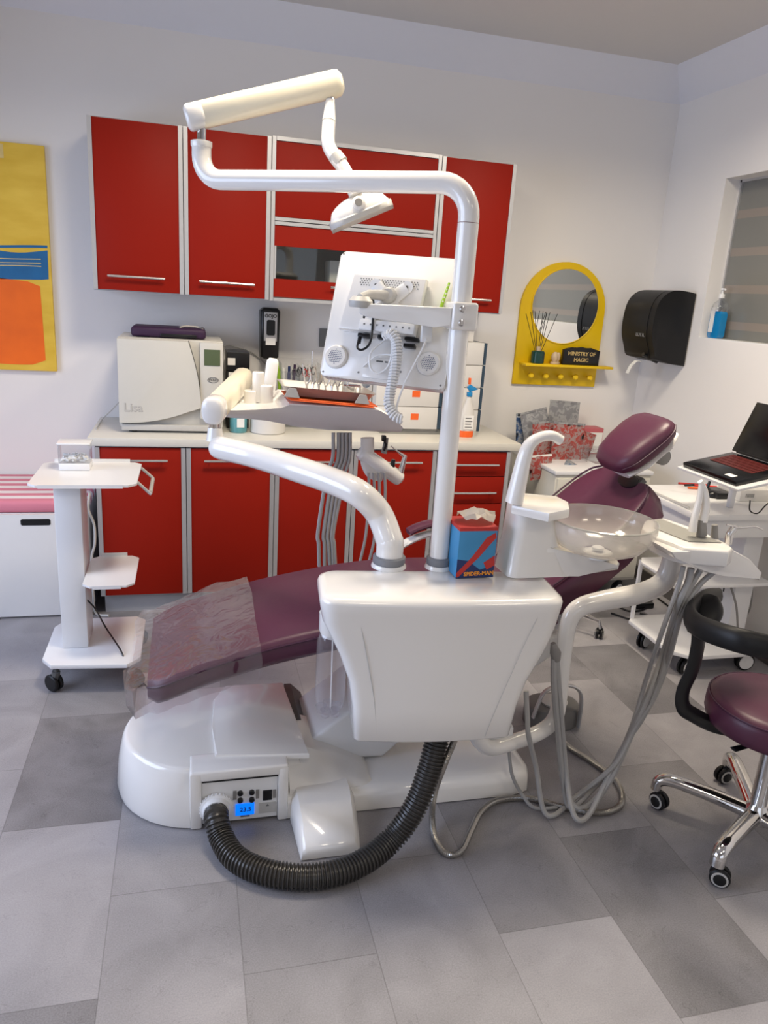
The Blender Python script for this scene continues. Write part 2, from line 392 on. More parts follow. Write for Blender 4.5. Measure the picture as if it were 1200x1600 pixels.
# window in right wall, frosted striped pane
stops = [(0, (.20, .20, .185))]
z = .055
while z < .8:
    stops.append((z, (.27, .235, .205))); stops.append((z+.042, (.20, .20, .185))); z += .19
gm = axis_mat('striped_frosted_glass', 2, stops, .22)
win = bpy.data.objects.new('window_1', None); COL.objects.link(win); win.location = (WX+.115, 0, wz0); win['kind'] = 'structure'; WORLD[win] = Matrix.Translation(win.location)
b = NB(); box(b, (WX+.10, wy0, wz0+.006), (WX+.108, wy1, wz1)); obj('window_pane', b, gm, win)
b = NB(); box(b, (WX+.002, wy0, wz0-.008), (WX+.13, wy1, wz0+.006)); obj('window_sill', b, 'white2', win)
b = NB(); box(b, (WX+.09, wy1-.012, wz0), (WX+.12, wy1, wz1)); box(b, (WX+.09, wy0, wz1-.012), (WX+.12, wy1, wz1)); obj('window_frame', b, 'alu', win)
for nm, lo, hi in (('window_2', (LX-.07, -3.0, .8), (LX-.03, -.5, 2.35)), ('window_3', (-.95, FY+.03, .85), (1.75, FY+.07, 2.35))):
    b = NB(); lo = Vector(lo); hi = Vector(hi); ax = 1 if nm == 'window_2' else 0
    for k in range(3):
        p = Vector(lo); q = Vector(hi); c = lo[ax]+(hi[ax]-lo[ax])*k/2; p[ax] = c-.03; q[ax] = c+.03; box(b, p, q)
    for zz in (lo.z, hi.z-.05): p = Vector(lo); q = Vector(hi); p.z = zz; q.z = zz+.05; box(b, p, q)
    struct(nm, b, 'white2')

for k, (lx, ly) in enumerate(LAMPS):
    if k == 0:
        lp = thing('ceiling_light', 'square flat ceiling lamp above the chair foot end', 'ceiling light', (lx, ly, CEIL), group='ceiling lamps out of view')
        b = NB(); box(b, (lx-.3, ly-.3, CEIL-.05), (lx+.3, ly+.3, CEIL), .01); obj('lamp_housing', b, 'white2', lp)
        b = NB(); box(b, (lx-.28, ly-.28, CEIL-.06), (lx+.28, ly+.28, CEIL-.05)); obj('diffuser', b, 'lamp', lp)
    else: copy_thing(lp, (lx, ly, CEIL), ['', 'square flat ceiling lamp above the spittoon side', 'square flat ceiling lamp behind the viewer on the left', 'square flat ceiling lamp behind the viewer on the right'][k])

# ================================================================== KITCHEN CABINETS
UX = [-.29, .125, .532, 1.378, 1.781]
DX = [-.29, .125, .553, .952, 1.398, 1.815]
YU, ZT, ZB = .238, 2.306, 1.5575
def handle(parent, x0, x1, z, y):
    b = NB(); tube(b, [(x0, y-.028, z), (x1, y-.028, z)], .006, 10)
    for x in (x0+.025, x1-.025): tube(b, [(x, y-.028, z), (x, y, z)], .004, 8)
    return obj('handle', b, 'steelbar', parent)
def strips(parent, x0, x1, z0, z1, y, wl=.012, wr=.012):
    b = NB(); box(b, (x0+.001, y-.004, z0), (x0+.001+wl*1.6, y+.016, z1)); obj('edge_trim', b, 'alu', parent)
    b = NB(); box(b, (x1-.001-wr*1.6, y-.004, z0), (x1-.001, y+.016, z1)); obj('edge_trim', b, 'alu', parent)
wl = ['tall red wall cabinet at the left end, above the autoclave', 'tall red wall cabinet second from the left, above the soap dispenser', 'wide red wall cabinet with a small glass window, behind the lamp head', 'narrow red wall cabinet at the right end, beside the yellow mirror']
for i in range(4):
    x0, x1 = UX[i]+.001, UX[i+1]-.001
    c = thing('wall_cabinet', wl[i], 'cabinet', ((x0+x1)/2, YU+.02, ZB), group='red wall cabinets')
    b = NB(); t = .018
    box(b, (x0, YU+.018, ZB), (x0+t, WY, ZT)); box(b, (x1-t, YU+.018, ZB), (x1, WY, ZT)); box(b, (x0+t, YU+.018, ZB), (x1-t, WY, ZB+t)); box(b, (x0+t, YU+.018, ZT-t), (x1-t, WY, ZT)); box(b, (x0+t, WY-.012, ZB+t), (x1-t, WY, ZT-t))
    obj('carcass', b, 'greyboard', c)
    if i != 2:
        b = NB(); box(b, (x0+.02, YU, ZB+.006), (x1-.02, YU+.017, ZT-.006), .0015); d = obj('door', b, 'red', c)
        strips(c, x0, x1, ZB+.004, ZT-.004, YU)
        if i < 2: handle(d, [-.222, .196][i], [.036, .458][i], 1.627, YU)
        else: handle(d, 1.49, 1.70, 1.627, YU)
    else:
        b = NB(); box(b, (x0+.02, YU, 1.952), (x1-.02, YU+.017, ZT-.02), .0015); d = obj('door', b, 'red', c)
        # lower flap: red frame round a glass pane
        b = NB(); zl, zh = ZB+.02, 1.912; wx0, wx1 = .562, 1.32; wz_0, wz_1 = 1.664, 1.818
        box(b, (x0+.02, YU, wz_1), (x1-.02, YU+.017, zh)); box(b, (x0+.02, YU, zl), (x1-.02, YU+.017, wz_0)); box(b, (wx1, YU, wz_0), (x1-.02, YU+.017, wz_1))
        d2 = obj('door', b, 'red', c)
        b = NB(); box(b, (wx0, YU+.006, wz_0), (wx1, YU+.010, wz_1)); obj('glass_pane', b, 'glass', d2)
        b = NB(); box(b, (x0+.02, YU-.002, wz_0), (wx0, YU+.017, wz_1)); obj('pane_trim', b, 'alu', d2)
        handle(d2, .835, 1.09, 1.64, YU)
        strips(c, x0, x1, ZB, ZT, YU, .011, .011)
        for z0, z1 in ((ZB, ZB+.016), (1.914, 1.930), (1.934, 1.950), (ZT-.018, ZT)): b = NB(); box(b, (x0+.02, YU-.006, z0), (x1-.02, YU+.016, z1)); obj('edge_trim', b, 'alu', c)
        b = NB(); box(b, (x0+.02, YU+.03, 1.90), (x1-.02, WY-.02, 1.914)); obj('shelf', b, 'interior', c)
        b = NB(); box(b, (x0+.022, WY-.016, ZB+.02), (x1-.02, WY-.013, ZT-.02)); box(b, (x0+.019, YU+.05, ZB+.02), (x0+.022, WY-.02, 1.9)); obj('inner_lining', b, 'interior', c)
        b = NB(); box(b, (.86, .40, ZB+.0185), (1.3, .55, 1.775), .004)
        single('storage_box', b, 'box', 'white box standing inside the wall cabinet behind its glass', 'box', (1.08, .47, ZB+.0185))

bl = ['red base cabinet at the left end, behind the small white trolley', 'red base cabinet second from the left, between trolley and chair foot', 'red base cabinet in the middle, behind the thin grey hanging tubes', 'red base cabinet behind the thick curved white arm', 'red drawer cabinet at the right end of the worktop']
ZD = .86; PL = .10
for i in range(5):
    x0, x1 = DX[i]+.001, DX[i+1]-.001
    c = thing('base_cabinet', bl[i], 'cabinet', ((x0+x1)/2, .02, PL), group='red base cabinets')
    b = NB(); box(b, (x0, .019, PL), (x1, WY, ZD)); obj('carcass', b, 'greyboard', c)
    strips(c, x0, x1, PL+.003, ZD-.006, 0, .013, .013)
    if i < 4:
        b = NB(); box(b, (x0+.022, 0, PL+.004), (x1-.022, .017, ZD-.008), .0015); d = obj('door', b, 'red', c)
        handle(d, *[(-.21, .04), (.21, .46), (.655, .846), (1.09, 1.312)][i], .795, 0)
    else:
        zs = [ZD-.008, .716, .565, .335, PL+.004]
        for k in range(4):
            b = NB(); box(b, (x0+.022, 0, zs[k+1]+.002), (x1-.022, .017, zs[k]-.002), .0015); d = obj('drawer', b, 'red', c)
            handle(d, 1.50, 1.742, zs[k]-[.067, .085, .1, .1][k], 0)
b = NB(); box(b, (-.275, .04, 0), (1.81, .058, PL-.002)); box(b, (-.275, .06, 0), (-.26, WY-.01, PL-.002)); box(b, (1.79, .06, 0), (1.805, WY-.01, PL-.002))
single('plinth', b, 'plinth', 'grey plinth board under the red base cabinets', 'plinth', (.77, .05, 0))
b = NB(); box(b, (-.318, -.012, .8605), (1.865, WY-.002, .9), .003)
single('worktop', b, 'worktop', 'long cream worktop on the red base cabinets', 'worktop', (.77, .28, .8605))

# ================================================================== LEFT: painting, bench, trolley
b = NB(); px0, px1, pz0, pz1 = -1.35, -.518, 1.135, 2.2
pic = thing('painting', 'abstract canvas in yellow, blue and orange blocks at the left edge', 'painting', ((px0+px1)/2, WY-.02, pz0))
box(b, (px0, WY-.026, pz0), (px1, WY-.001, pz1), .002)
def paint_mat():
    m = bpy.data.materials.new('painted_canvas'); m.use_nodes = True; nt = m.node_tree; N = nt.nodes.new; L = nt.links.new
    bs = nt.nodes['Principled BSDF']; tc = N('ShaderNodeTexCoord'); n = N('ShaderNodeTexNoise'); n.inputs['Scale'].default_value = 5; n.inputs['Detail'].default_value = 5
    mp = N('ShaderNodeMapping'); mp.inputs['Scale'].default_value = (1, 1, 3); L(tc.outputs['Object'], mp.inputs[0]); L(mp.outputs[0], n.inputs['Vector'])
    mx = N('ShaderNodeMix'); mx.data_type = 'RGBA'; mx.inputs['A'].default_value = (.64, .38, .01, 1); mx.inputs['B'].default_value = (.95, .68, .10, 1)
    L(n.outputs['Fac'], mx.inputs['Factor']); L(mx.outputs['Result'], bs.inputs['Base Color']); bs.inputs['Roughness'].default_value = .55
    return m
obj('canvas', b, paint_mat(), pic)
M['pblue'] = mat('blue_paint', (.01, .13, .33), .5, noise=.2, nscale=12); M['porange'] = mat('orange_paint', (.95, .15, .003), .5, noise=.18, nscale=8)
M['pale'] = mat('pale_yellow_paint', (.72, .55, .22), .6, noise=.1)
yf = WY-.026
def wavy(pts_top, pts_bot, m, name, off):
    b = NB(); t = [b.verts.new((x, yf-off, z)) for x, z in pts_top]; q = [b.verts.new((x, yf-off, z)) for x, z in pts_bot]
    for i in range(len(t)-1): b.faces.new((q[i], q[i+1], t[i+1], t[i]))
    r = bmesh.ops.extrude_face_region(b, geom=b.faces[:]); bmesh.ops.translate(b, verts=[v for v in r['geom'] if isinstance(v, bmesh.types.BMVert)], vec=(0, off-.0001, 0))
    return obj(name, b, m, pic)
def zp(py, px=40): return A(px, py, Y=yf).z
xs = [px0+.01+(px1-px0-.02)*k/24 for k in range(25)]
def wv(z, a, ph, f=11): return [(x, z+a*math.sin(f*x+ph)) for x in xs]
xr = px1-.003
wavy([(x, zp(391)+.014*math.sin(13*(x-px1)+.6)) for x in xs], [(x, zp(436)+.010*math.sin(5*(x-px1)+.4)) for x in xs[:-1]]+[(xr-.01, zp(434))], 'pblue', 'blue_band', .0015)
wavy([(x, zp(384)+.03*(x-px1+.1)+.006*math.sin(9*x)) for x in xs], [(x, zp(388)+.03*(x-px1+.1)+.006*math.sin(9*x)) for x in xs], 'pblue', 'blue_line', .0012)
for zz, ph in ((404, 0), (411, .5), (416, .9)):
    wavy([(x, zp(zz)+.006*math.sin(10*x+ph)) for x in xs[:-1]], [(x, zp(zz)-.004+.006*math.sin(10*x+ph)) for x in xs[:-1]], 'pale', 'pale_stroke', .0022)
wavy([(x, zp(438)-.008*math.sin(9*x)) for x in xs[:-3]]+[(px1-.055, zp(446))], [(x, zp(568)+.006*math.sin(11*x)) for x in xs[:-3]]+[(px1-.05, zp(562))], 'porange', 'orange_block', .0015)
wavy([(x, pz1-.01) for x in xs[:-5]], [(x, pz1-.075+.005*math.sin(8*x)) for x in xs[:-5]], 'pale', 'pale_corner', .0012)

bn = thing('storage_bench', 'low white storage bench with a finger slot at the left wall side', 'bench', (-.85, .28, 0))
b = NB(); box(b, (-1.4, .02, 0), (-.337, .555, .53), .002); obj('body', b, 'whitemetal', bn)
b = NB(); prism(b, rrect(-1.39, -.338, .012, .527, .004, 2), XZ, 0, .019); fr = obj('drawer_front', b, 'whitemetal', bn)
xa, xb = A(32, 815, Y=0).x, A(79, 815, Y=0).x; za, zb = A(50, 821, Y=0).z, A(50, 811, Y=0).z
b = NB(); prism(b, rrect(xa, xb, za, zb, .009), XZ, -.0012, .0004); obj('finger_slot', b, 'black', fr)
pink, wh = (.66, .22, .30), (.82, .74, .76)
yy = 0; k = 0; st = []
while yy < .56: st.append((yy, pink if k % 2 == 0 else wh)); yy += .048; k += 1
cm = axis_mat('pink_white_striped_fabric', 1, st, .8)
b = NB(); box(b, (-.55, 0, 0), (.53, .545, .058), .018, 3)
cu = single('seat_cushion', b, cm, 'pink and white striped cushion lying on the low white bench', 'cushion', (0, 0, 0)); cu.location = (-.86, .01, .5315); WORLD[cu] = Matrix.Translation(cu.location)

# small white trolley
tr = thing('equipment_trolley', 'small white three-shelf trolley left of the dental chair', 'trolley', (-.26, -.55, 0))
ZS = (.125, .45, .85)
b = NB(); prism(b, [(-.44, -.70), (-.40, -.76), (-.11, -.79), (-.06, -.73), (-.06, -.36), (-.10, -.32), (-.40, -.32), (-.44, -.40)], XY, .112, .130, .003); obj('base_shelf', b, 'whitemetal', tr)
b = NB(); box(b, (-.375, -.62, .1305), (-.275, -.44, .842), .004); obj('column', b, 'whitemetal', tr)
def tray(z, x0, x1, y0, y1, nm):
    b = NB(); prism(b, [(x0, y0+.03), (x0+.03, y0), (x1-.03, y0), (x1, y0+.03), (x1, y1-.03), (x1-.03, y1), (x0+.03, y1), (x0, y1-.03)], XY, z, z+.008)
    box(b, (x0+.04, y0-.003, z-.004), (x1-.05, y0, z+.010)); box(b, (x0+.04, y1, z-.004), (x1-.05, y1+.003, z+.022)); obj(nm, b, 'whitemetal', tr)
tray(.842, -.455, -.06, -.70, -.30, 'top_shelf'); tray(.45, -.270, -.075, -.76, -.41, 'middle_shelf')
b = NB(); tube(b, [(-.06, -.62, .842), (-.012, -.64, .80), (-.012, -.38, .80), (-.06, -.37, .842)], .006, 8); tube(b, [(-.012, -.625, .80), (-.012, -.40, .80)], .008, 10); obj('handle', b, 'skin_tan' if 0 else 'lightgrey', tr)
def caster(parent, x, y, r=.035, ang=0, h=None, ringed=None, wd=.022):
    h = h or 2.6*r
    d = Vector((math.cos(ang), math.sin(ang), 0)); n = Vector((-d.y, d.x, 0)); c = Vector((x, y, r))+d*r*.45
    b = NB()
    for s in (-1, 1): lathe(b, [(r*.55, 0), (r*.9, .001), (r, .004), (r, wd*.62), (r*.85, wd*.8)], c+n*(s*.003), 20, n*s)
    w = obj('caster', b, 'blacksoft', parent)
    b = NB()
    tube(b, [c, c+Vector((0, 0, r*.9))-d*r*.3, Vector((x, y, h*.8))], r*.45, 8); tube(b, [(x, y, h*.6), (x, y, h)], .008, 8); obj('caster_fork', b, 'darkgrey' if ringed is None else 'blacksoft', w)
    if ringed:
        for s in (-1, 1):
            b = NB(); lathe(b, [(r*.80, 0), (r*.80, .0015), (r*.55, .0018)], c+n*(s*(.003+wd*.8)), 20, n*s); rg_ = obj('caster_ring', b, ringed, parent)
            if ringed == 'lightgrey': b = NB(); lathe(b, [(r*.60, .0015), (r*.60, .0035), (r*.5, .005)], c+n*(s*(.003+wd*.8)), 20, n*s); obj('caster_cap', b, 'blacksoft', rg_)
    return w
for x, y, a in ((-.385, -.735, 2.4), (-.10, -.74, .3), (-.39, -.37, 1.2), (-.10, -.36, .8)): caster(tr, x, y, .036, a, .111)
cb = thing('cotton_dispenser', 'clear box with white cotton rolls on the small trolley', 'box', (-.37, -.33, .86))
bx0, bx1, by0, by1, bz = -.375, -.255, -.46, -.37, .851
b = NB(); box(b, (bx0, by0, bz), (bx1, by1, bz+.028), .003); obj('base', b, 'whitemetal', cb)
b = NB(); box(b, (bx0, by0, bz+.029), (bx1, by1, bz+.106), .003); obj('clear_case', b, 'clearplastic', cb)
b = NB(); box(b, (bx0-.004, by0-.004, bz+.106), (bx1+.004, by1+.004, bz+.113), .002); obj('lid', b, 'whitemetal', cb)
b = NB()
for k in range(40):
    p = Vector((random.uniform(bx0+.015, bx1-.015), random.uniform(by0+.012, by1-.012), bz+.036+random.random()*.02)); a = random.uniform(0, PI); d = Vector((math.cos(a), math.sin(a), random.uniform(-.3, .3)))*.011
    tube(b, [p-d, p+d], .0045, 7)
ct = obj('cotton_rolls', b, 'paper', cb); ct['kind'] = 'stuff'
# trolley cable
pth = [A(118, 900, Y=-.53), A(125, 925, Y=-.56), A(148, 950, Y=-.58), A(165, 980, Z=.16), A(188, 1015, Z=.145), A(200, 1042, Y=-.74), A(232, 1075, Z=.01), A(262, 1095, Z=.008), A(300, 1110, Z=.006)]
b = NB(); tube(b, smooth_path(pth), .0035, 8); single('power_cable', b, 'black', 'thin black cable from the small trolley down to the floor', 'cable', pth[5])
pth = [A(140, 770, Y=-.04), A(138, 795, Y=-.05), A(147, 820, Y=-.03), A(148, 850, Y=-.03), A(143, 875, Y=-.03), A(146, 930, Y=-.03), A(150, 958, Z=.01), A(170, 962, Z=.006)]
b = NB(); tube(b, smooth_path(pth), .006, 8); single('extension_cable', b, 'lightgrey', 'grey cable hanging between bench and red cabinet', 'cable', pth[-1])

# ================================================================== WORKTOP OBJECTS
Z9 = .9005
ac = thing('autoclave', 'large cream autoclave steriliser with a green display on the worktop', 'autoclave', (.06, .33, Z9))
ax0, ax1, ay0, ay1, az0, az1 = -.186, .306, .125, .53, .925, 1.352
b = NB(); box(b, (ax0, ay0+.03, az0), (ax1, ay1, az1), .008); obj('housing', b, 'offwhite', ac)
# door with the curved right/bottom edge
dp = [(ax0+.002, az1-.004), (ax0+.002, az0+.03)]
for k in range(13):
    t = k/12; dp.append((ax0+.002+t*.355, az0+.024+.075*t**2.2))
for k in range(13):
    t = k/12; dp.append((.17+.035*math.sin(PI*(.35+.65*t))*.9-.03*t, az0+.10+t*(az1-.004-az0-.10)))
b = NB(); prism(b, dp, XZ, ay0-.008, ay0+.028, .004); dr = obj('door', b, 'offwhite', ac)
b = NB()
for k in range(0, 12): pass
e1 = [(x, ay0+.022, z) for x, z in dp[2:]]
tube(b, [Vector(p) for p in e1], .005, 6); obj('door_gap', b, 'printgrey', ac)
b = NB(); box(b, (ax0+.01, ay0+.005, az0-.014), (ax1-.005, ay0+.029, az0+.016), .004); obj('base_panel', b, 'lightgrey', ac)
pl_, pr_ = ax0+.37, ax1-.002
b = NB(); box(b, (.195, ay0+.004, az0+.05), (pr_, ay0+.0295, az1-.006), .004); pn = obj('control_panel', b, 'offwhite', ac)
l0, l1 = A(319, 546, Y=ay0), A(344, 572, Y=ay0)
b = NB(); box(b, (l0.x, ay0+.001, l1.z), (l1.x, ay0+.006, l0.z)); obj('display', b, 'lcd', pn)
q = A(333, 594, Y=ay0); b = NB()
ring = [Vector((q.x+.026*math.cos(a), ay0+.002, q.z+.013*math.sin(a)*(1-.15*abs(math.cos(a))))) for a in [2*PI*k/24 for k in range(25)]]
tube(b, ring, .0012, 5); obj('badge', b, 'printgrey', pn)
text('W&H', .019, frame((q.x, ay0+.003, q.z), (1, 0, 0), (0, 0, 1)), 'printgrey', pn, bold=.0006)
q = A(208, 637, Y=ay0-.008); text('Lisa', .058, frame((q.x, ay0-.0085, q.z), (1, 0, 0), (0, 0, 1)), 'lightgrey', dr, bold=.0008)
text('Lisa', .058, frame((q.x+.0015, ay0-.0082, q.z-.0015), (1, 0, 0), (0, 0, 1)), 'grey', dr, bold=.0008)  # darker offset copy, a painted drop shadow behind the lettering
for x in (ax0+.06, ax1-.06):
    for y in (ay0+.05, ay1-.05):
        b = NB(); lathe(b, [(.02, 0), (.02, .012), (.012, .026)], (x, y, Z9), 14); obj('foot', b, 'black', ac)
# pouch on autoclave
pc = thing('fabric_pouch', 'flat dark purple fabric case lying on top of the autoclave', 'pouch', (.05, .32, az1))
b = NB(); box(b, (-.125, .20, az1+.002), (.225, .44, az1+.05), .015, 3); obj('case', b, 'darkpurple', pc)
b = NB(); box(b, (.01, .194, az1+.006), (.18, .20, az1+.022), .003); box(b, (-.10, .20, az1), (-.04, .3, az1+.004)); obj('pocket', b, 'black', pc)
b = NB(); tube(b, smooth_path([(.10, .22, az1+.053), (.13, .24, az1+.060), (.19, .26, az1+.056), (.21, .23, az1+.05)]), .005, 6); obj('clasp', b, 'steel', pc)
b = NB(); tube(b, smooth_path([A(186, 628, Y=.3), A(175, 640, Y=.35), A(160, 655, Y=.45), A(150, 670, Z=.905)]), .003, 6); single('cable', b, 'lightgrey', 'thin white cable left of the autoclave on the worktop', 'cable', A(150, 670, Z=.905))
# cable from the autoclave toward dispenser
pth = [(.3, .545, 1.25), A(352, 540, Y=.55), A(372, 543, Y=.56), A(395, 552, Y=.56), A(412, 566, Y=.56), A(425, 580, Y=.56)]
b = NB(); tube(b, smooth_path(pth), .004, 6); single('cable', b, 'lightgrey', 'thin white cable along the wall behind the black box', 'cable', pth[-1])
# black box
kb = thing('black_file_box', 'black box with a white label right of the autoclave', 'box', (.38, .3, Z9))
b = NB(); box(b, (.330, .30, Z9), (.445, .50, 1.20), .004); box(b, (.330, .292, 1.20), (.445, .50, 1.292), .004); obj('body', b, 'black', kb)
q = A(362, 565, Y=.29); b = NB(); box(b, (q.x-.02, .2895, q.z-.018), (q.x+.018, .292, q.z+.018)); obj('label', b, 'paper', kb)
q = A(361, 585, Y=.29); b = NB(); box(b, (q.x-.012, .2975, q.z-.016), (q.x+.018, .30, q.z+.010)); obj('label', b, 'paper', kb)
# soap dispenser
sd = thing('soap_dispenser', 'black and grey soap dispenser on the wall above the autoclave', 'dispenser', (.565, WY, 1.25))
b = NB(); prism(b, [(.517, 1.26), (.512, 1.50), (.530, 1.516), (.602, 1.516), (.616, 1.50), (.612, 1.26), (.595, 1.25), (.535, 1.25)], XZ, .46, WY-.001, .012, 3); obj('shell', b, 'black', sd)
b = NB(); prism(b, [(.530, 1.345), (.530, 1.495), (.600, 1.495), (.600, 1.345)], XZ, .452, .462, .004); obj('face_plate', b, 'alu', sd)
b = NB(); prism(b, rrect(.543, .588, 1.375, 1.455, .010), XZ, .449, .453); obj('push_window', b, 'black', sd)
b = NB(); box(b, (.540, .4505, 1.325), (.592, .4525, 1.362)); obj('label', b, 'paper', sd)
text('GOJO', .024, frame((.565, .4515, 1.475), (1, 0, 0), (0, 0, 1)), 'black', sd, bold=.001)
# wipes jar + white tub
jw = thing('wipes_jar', 'teal transparent jar with a label beside the white tub', 'jar', (.385, .20, Z9))
b = NB(); lathe(b, [(.040, 0), (.044, .006), (.044, .085), (.040, .10)], (.385, .20, Z9), 24); obj('jar_body', b, 'teal', jw)
b = NB(); lathe(b, [(.046, .101), (.046, .16), (.03, .18), (.012, .185)], (.385, .20, Z9), 24); obj('lid', b, 'white2', jw)
b = NB(); box(b, (.375, .1555, Z9+.03), (.412, .158, Z9+.075)); obj('label', b, 'paper', jw)
b = NB(); lathe(b, [(.085, 0), (.09, .005), (.09, .12), (.086, .125), (.03, .125)], (.535, .21, Z9), 32); single('white_tub', b, 'box', 'round white tub beside the teal jar on the worktop', 'tub', (.535, .21, Z9))
# organiser of pens and scissors
og = thing('desk_organiser', 'clear plastic organiser full of scissors and markers', 'organiser', (.72, .42, Z9))
b = NB(); ox0, ox1, oy0, oy1, ozt = .615, .83, .36, .50, 1.26
box(b, (ox0, oy0, Z9), (ox1, oy0+.003, ozt-.06)); box(b, (ox0, oy1-.003, Z9), (ox1, oy1, ozt)); box(b, (ox0, oy0, Z9), (ox0+.003, oy1, ozt-.02)); box(b, (ox1-.003, oy0, Z9), (ox1, oy1, ozt-.02)); box(b, (.715, oy0, Z9), (.718, oy1, ozt-.03)); box(b, (ox0, oy0, Z9), (ox1, oy1, Z9+.15))
obj('clear_holder', b, 'clearplastic', og)
for k, (dx, mm, h) in enumerate(((.02, 'green', .28), (.035, 'paper', .25), (.05, 'navycard', .26), (.065, 'darkpurple', .27), (.195, 'skin_tan', .23))):
    b = NB(); lathe(b, [(.008, 0), (.009, h+.02), (.007, h+.02), (.007, h+.055)], (ox0+dx, .42+.01*(k % 2), Z9+.005), 10, (.05*(k-2), 0, 1))
    single('marker_pen', b, mm, ['bright green marker standing in the clear organiser', 'white marker standing in the clear organiser', 'dark blue marker standing in the clear organiser', 'dark violet marker standing in the clear organiser', 'tan marker standing at the right of the clear organiser'][k], 'pen', (ox0+dx, .42, Z9+.005), group='markers in the organiser')
for k, (dx, mm) in enumerate(((.09, 'darkgrey'), (.12, 'black'), (.15, 'redcard'), (.175, 'darkgrey'))):
    sc = thing('scissors', ['grey handled scissors beside the violet marker in the organiser', 'black handled scissors in the middle of the organiser', 'red handled scissors in the clear organiser', 'grey handled scissors beside the tan marker in the organiser'][k], 'scissors', (ox0+dx, .43, Z9+.01), group='scissors in the organiser')
    b = NB()
    for s in (-1, 1):
        c = Vector((ox0+dx+s*.012, .43+.006*k, Z9+.285+.012*(k % 2)))
        tube(b, [c+Vector((.011*math.cos(a), .004*s, .020*math.sin(a))) for a in [2*PI*j/14 for j in range(15)]], .0035, 6)
    obj('finger_loops', b, mm, sc)
    b = NB()
    for s in (-1, 1): tube(b, [(ox0+dx+s*.010, .43+.006*k, Z9+.265), (ox0+dx-s*.004, .43+.006*k, Z9+.09)], .004, 6)
    obj('blades', b, 'steel', sc)
# wire stand behind
b = NB(); tube(b, [(.80, .50, 1.0), (.80, .50, 1.30), (.90, .50, 1.30), (.90, .50, 1.0)], .003, 6); tube(b, [(.78, .5, Z9+.004), (.95, .5, Z9+.004)], .003, 6); tube(b, [(.80, .5, Z9+.004), (.80, .5, 1.0)], .003, 6); tube(b, [(.9, .5, Z9+.004), (.9, .5, 1.0)], .003, 6)
single('wire_stand', b, 'steelbar', 'small wire stand at the wall behind the delivery tray', 'stand', (.86, .5, Z9))
# white boxes with orange labels: left stack (x .93..1.49), right stack
def carton(x0, x1, y0, y1, z0, h, label, lab=None, side=True):
    c = thing('archive_box', label, 'box', ((x0+x1)/2, (y0+y1)/2, z0), group='white boxes stacked on the worktop')
    b = NB(); box(b, (x0, y0, z0), (x1, y1, z0+h-.002), .002); obj('carton', b, 'box', c)
    b = NB(); box(b, (x1, y0+.012, z0+.001), (x1+.022, y1-.01, z0+h-.003)); obj('side_flap', b, 'navy', c)
    if lab:
        b = NB(); box(b, (lab-.022, y0-.0015, z0+h*.42), (lab+.022, y0, z0+h*.42+.034)); obj('label', b, 'orange', c)
    return c
wd = ['bottom', 'second from the bottom', 'third from the bottom', 'fourth from the bottom', 'topmost']
for k in range(4): carton(1.12, 1.478, .28, .54, Z9+.017+k*.125, .124, 'white carton %s of the left stack behind the monitor' % (wd[k] if k < 3 else 'on top'), 1.345 if k < 2 else None)
for k in range(4): carton(1.535, 1.735, .33, .54, Z9+k*.125, .124, 'white carton %s of the right stack beside the post' % (wd[k] if k < 3 else 'on top'))
b = NB(); box(b, (1.58, .36, Z9+.5005), (1.68, .50, Z9+.56), .003); single('small_box', b, 'box', 'small white box on top of the right stack', 'box', (1.63, .42, Z9+.5))
b = NB(); prism(b, rrect(1.14, 1.51, .22, .55, .02), XY, Z9, Z9+.015, .003); single('blue_rimmed_tray', b, 'clearplastic', 'flat clear tray under the left stack of white cartons', 'tray', (1.3, .38, Z9))
pb = thing('paper_pack', 'white printed pack standing on the worktop behind the tray', 'box', (1.03, .45, Z9))
b = NB(); box(b, (.97, .36, Z9), (1.115, .47, 1.19), .003); obj('carton', b, 'box', pb)
b = NB(); lathe(b, [(.024, 0), (.024, .001)], (1.08, .3597, 1.15), 20, (0, -1, 0)); obj('round_badge', b, 'blufoil', pb)
for k in range(3): text(['Quality', 'dental', 'care'][k] if 0 else '- - -', .02, frame((1.08, .359, 1.105-.02*k), (1, 0, 0), (0, 0, 1)), 'printgrey', pb, name='print_line')
# spray bottle
sx, sy = 1.612, .17
sp = thing('spray_bottle', 'spray bottle with a blue trigger and orange base beside the post', 'spray bottle', (sx, sy, Z9))
b = NB(); lathe(b, [(.040, 0), (.042, .01), (.040, .035)], (sx, sy, Z9), 22, sy=.6); obj('bottle_base', b, 'orange', sp)
b = NB(); lathe(b, [(.040, .035), (.042, .10), (.036, .14), (.018, .19), (.014, .22)], (sx, sy, Z9), 22, sy=.6); obj('bottle_body', b, 'box', sp)
b = NB(); box(b, (sx-.028, sy-.0275, Z9+.045), (sx+.028, sy-.0255, Z9+.12)); obj('label', b, 'paper', sp)
for k in range(4):
    b = NB(); box(b, (sx-.020, sy-.0285, Z9+.055+k*.016), (sx+.020-.006*(k % 2), sy-.0272, Z9+.060+k*.016)); obj('print_line', b, 'printgrey', sp)
b = NB(); box(b, (sx-.014, sy-.012, Z9+.2205), (sx+.014, sy+.012, Z9+.245), .003); prism(b, [(sx, Z9+.245), (sx+.045, Z9+.262), (sx, Z9+.285), (sx-.02, Z9+.27)], XZ, sy-.01, sy+.01, .002); obj('trigger', b, 'blue', sp)
b = NB(); box(b, (sx-.012, sy-.008, Z9+.286), (sx, sy+.008, Z9+.32), .002); obj('nozzle', b, 'orange', sp)
b = NB(); box(b, (.845, WY-.012, 1.32), (.925, WY-.001, 1.42), .003); single('wall_socket', b, 'printgrey', 'dark wall socket half hidden behind the monitor', 'socket', (.885, WY, 1.37))

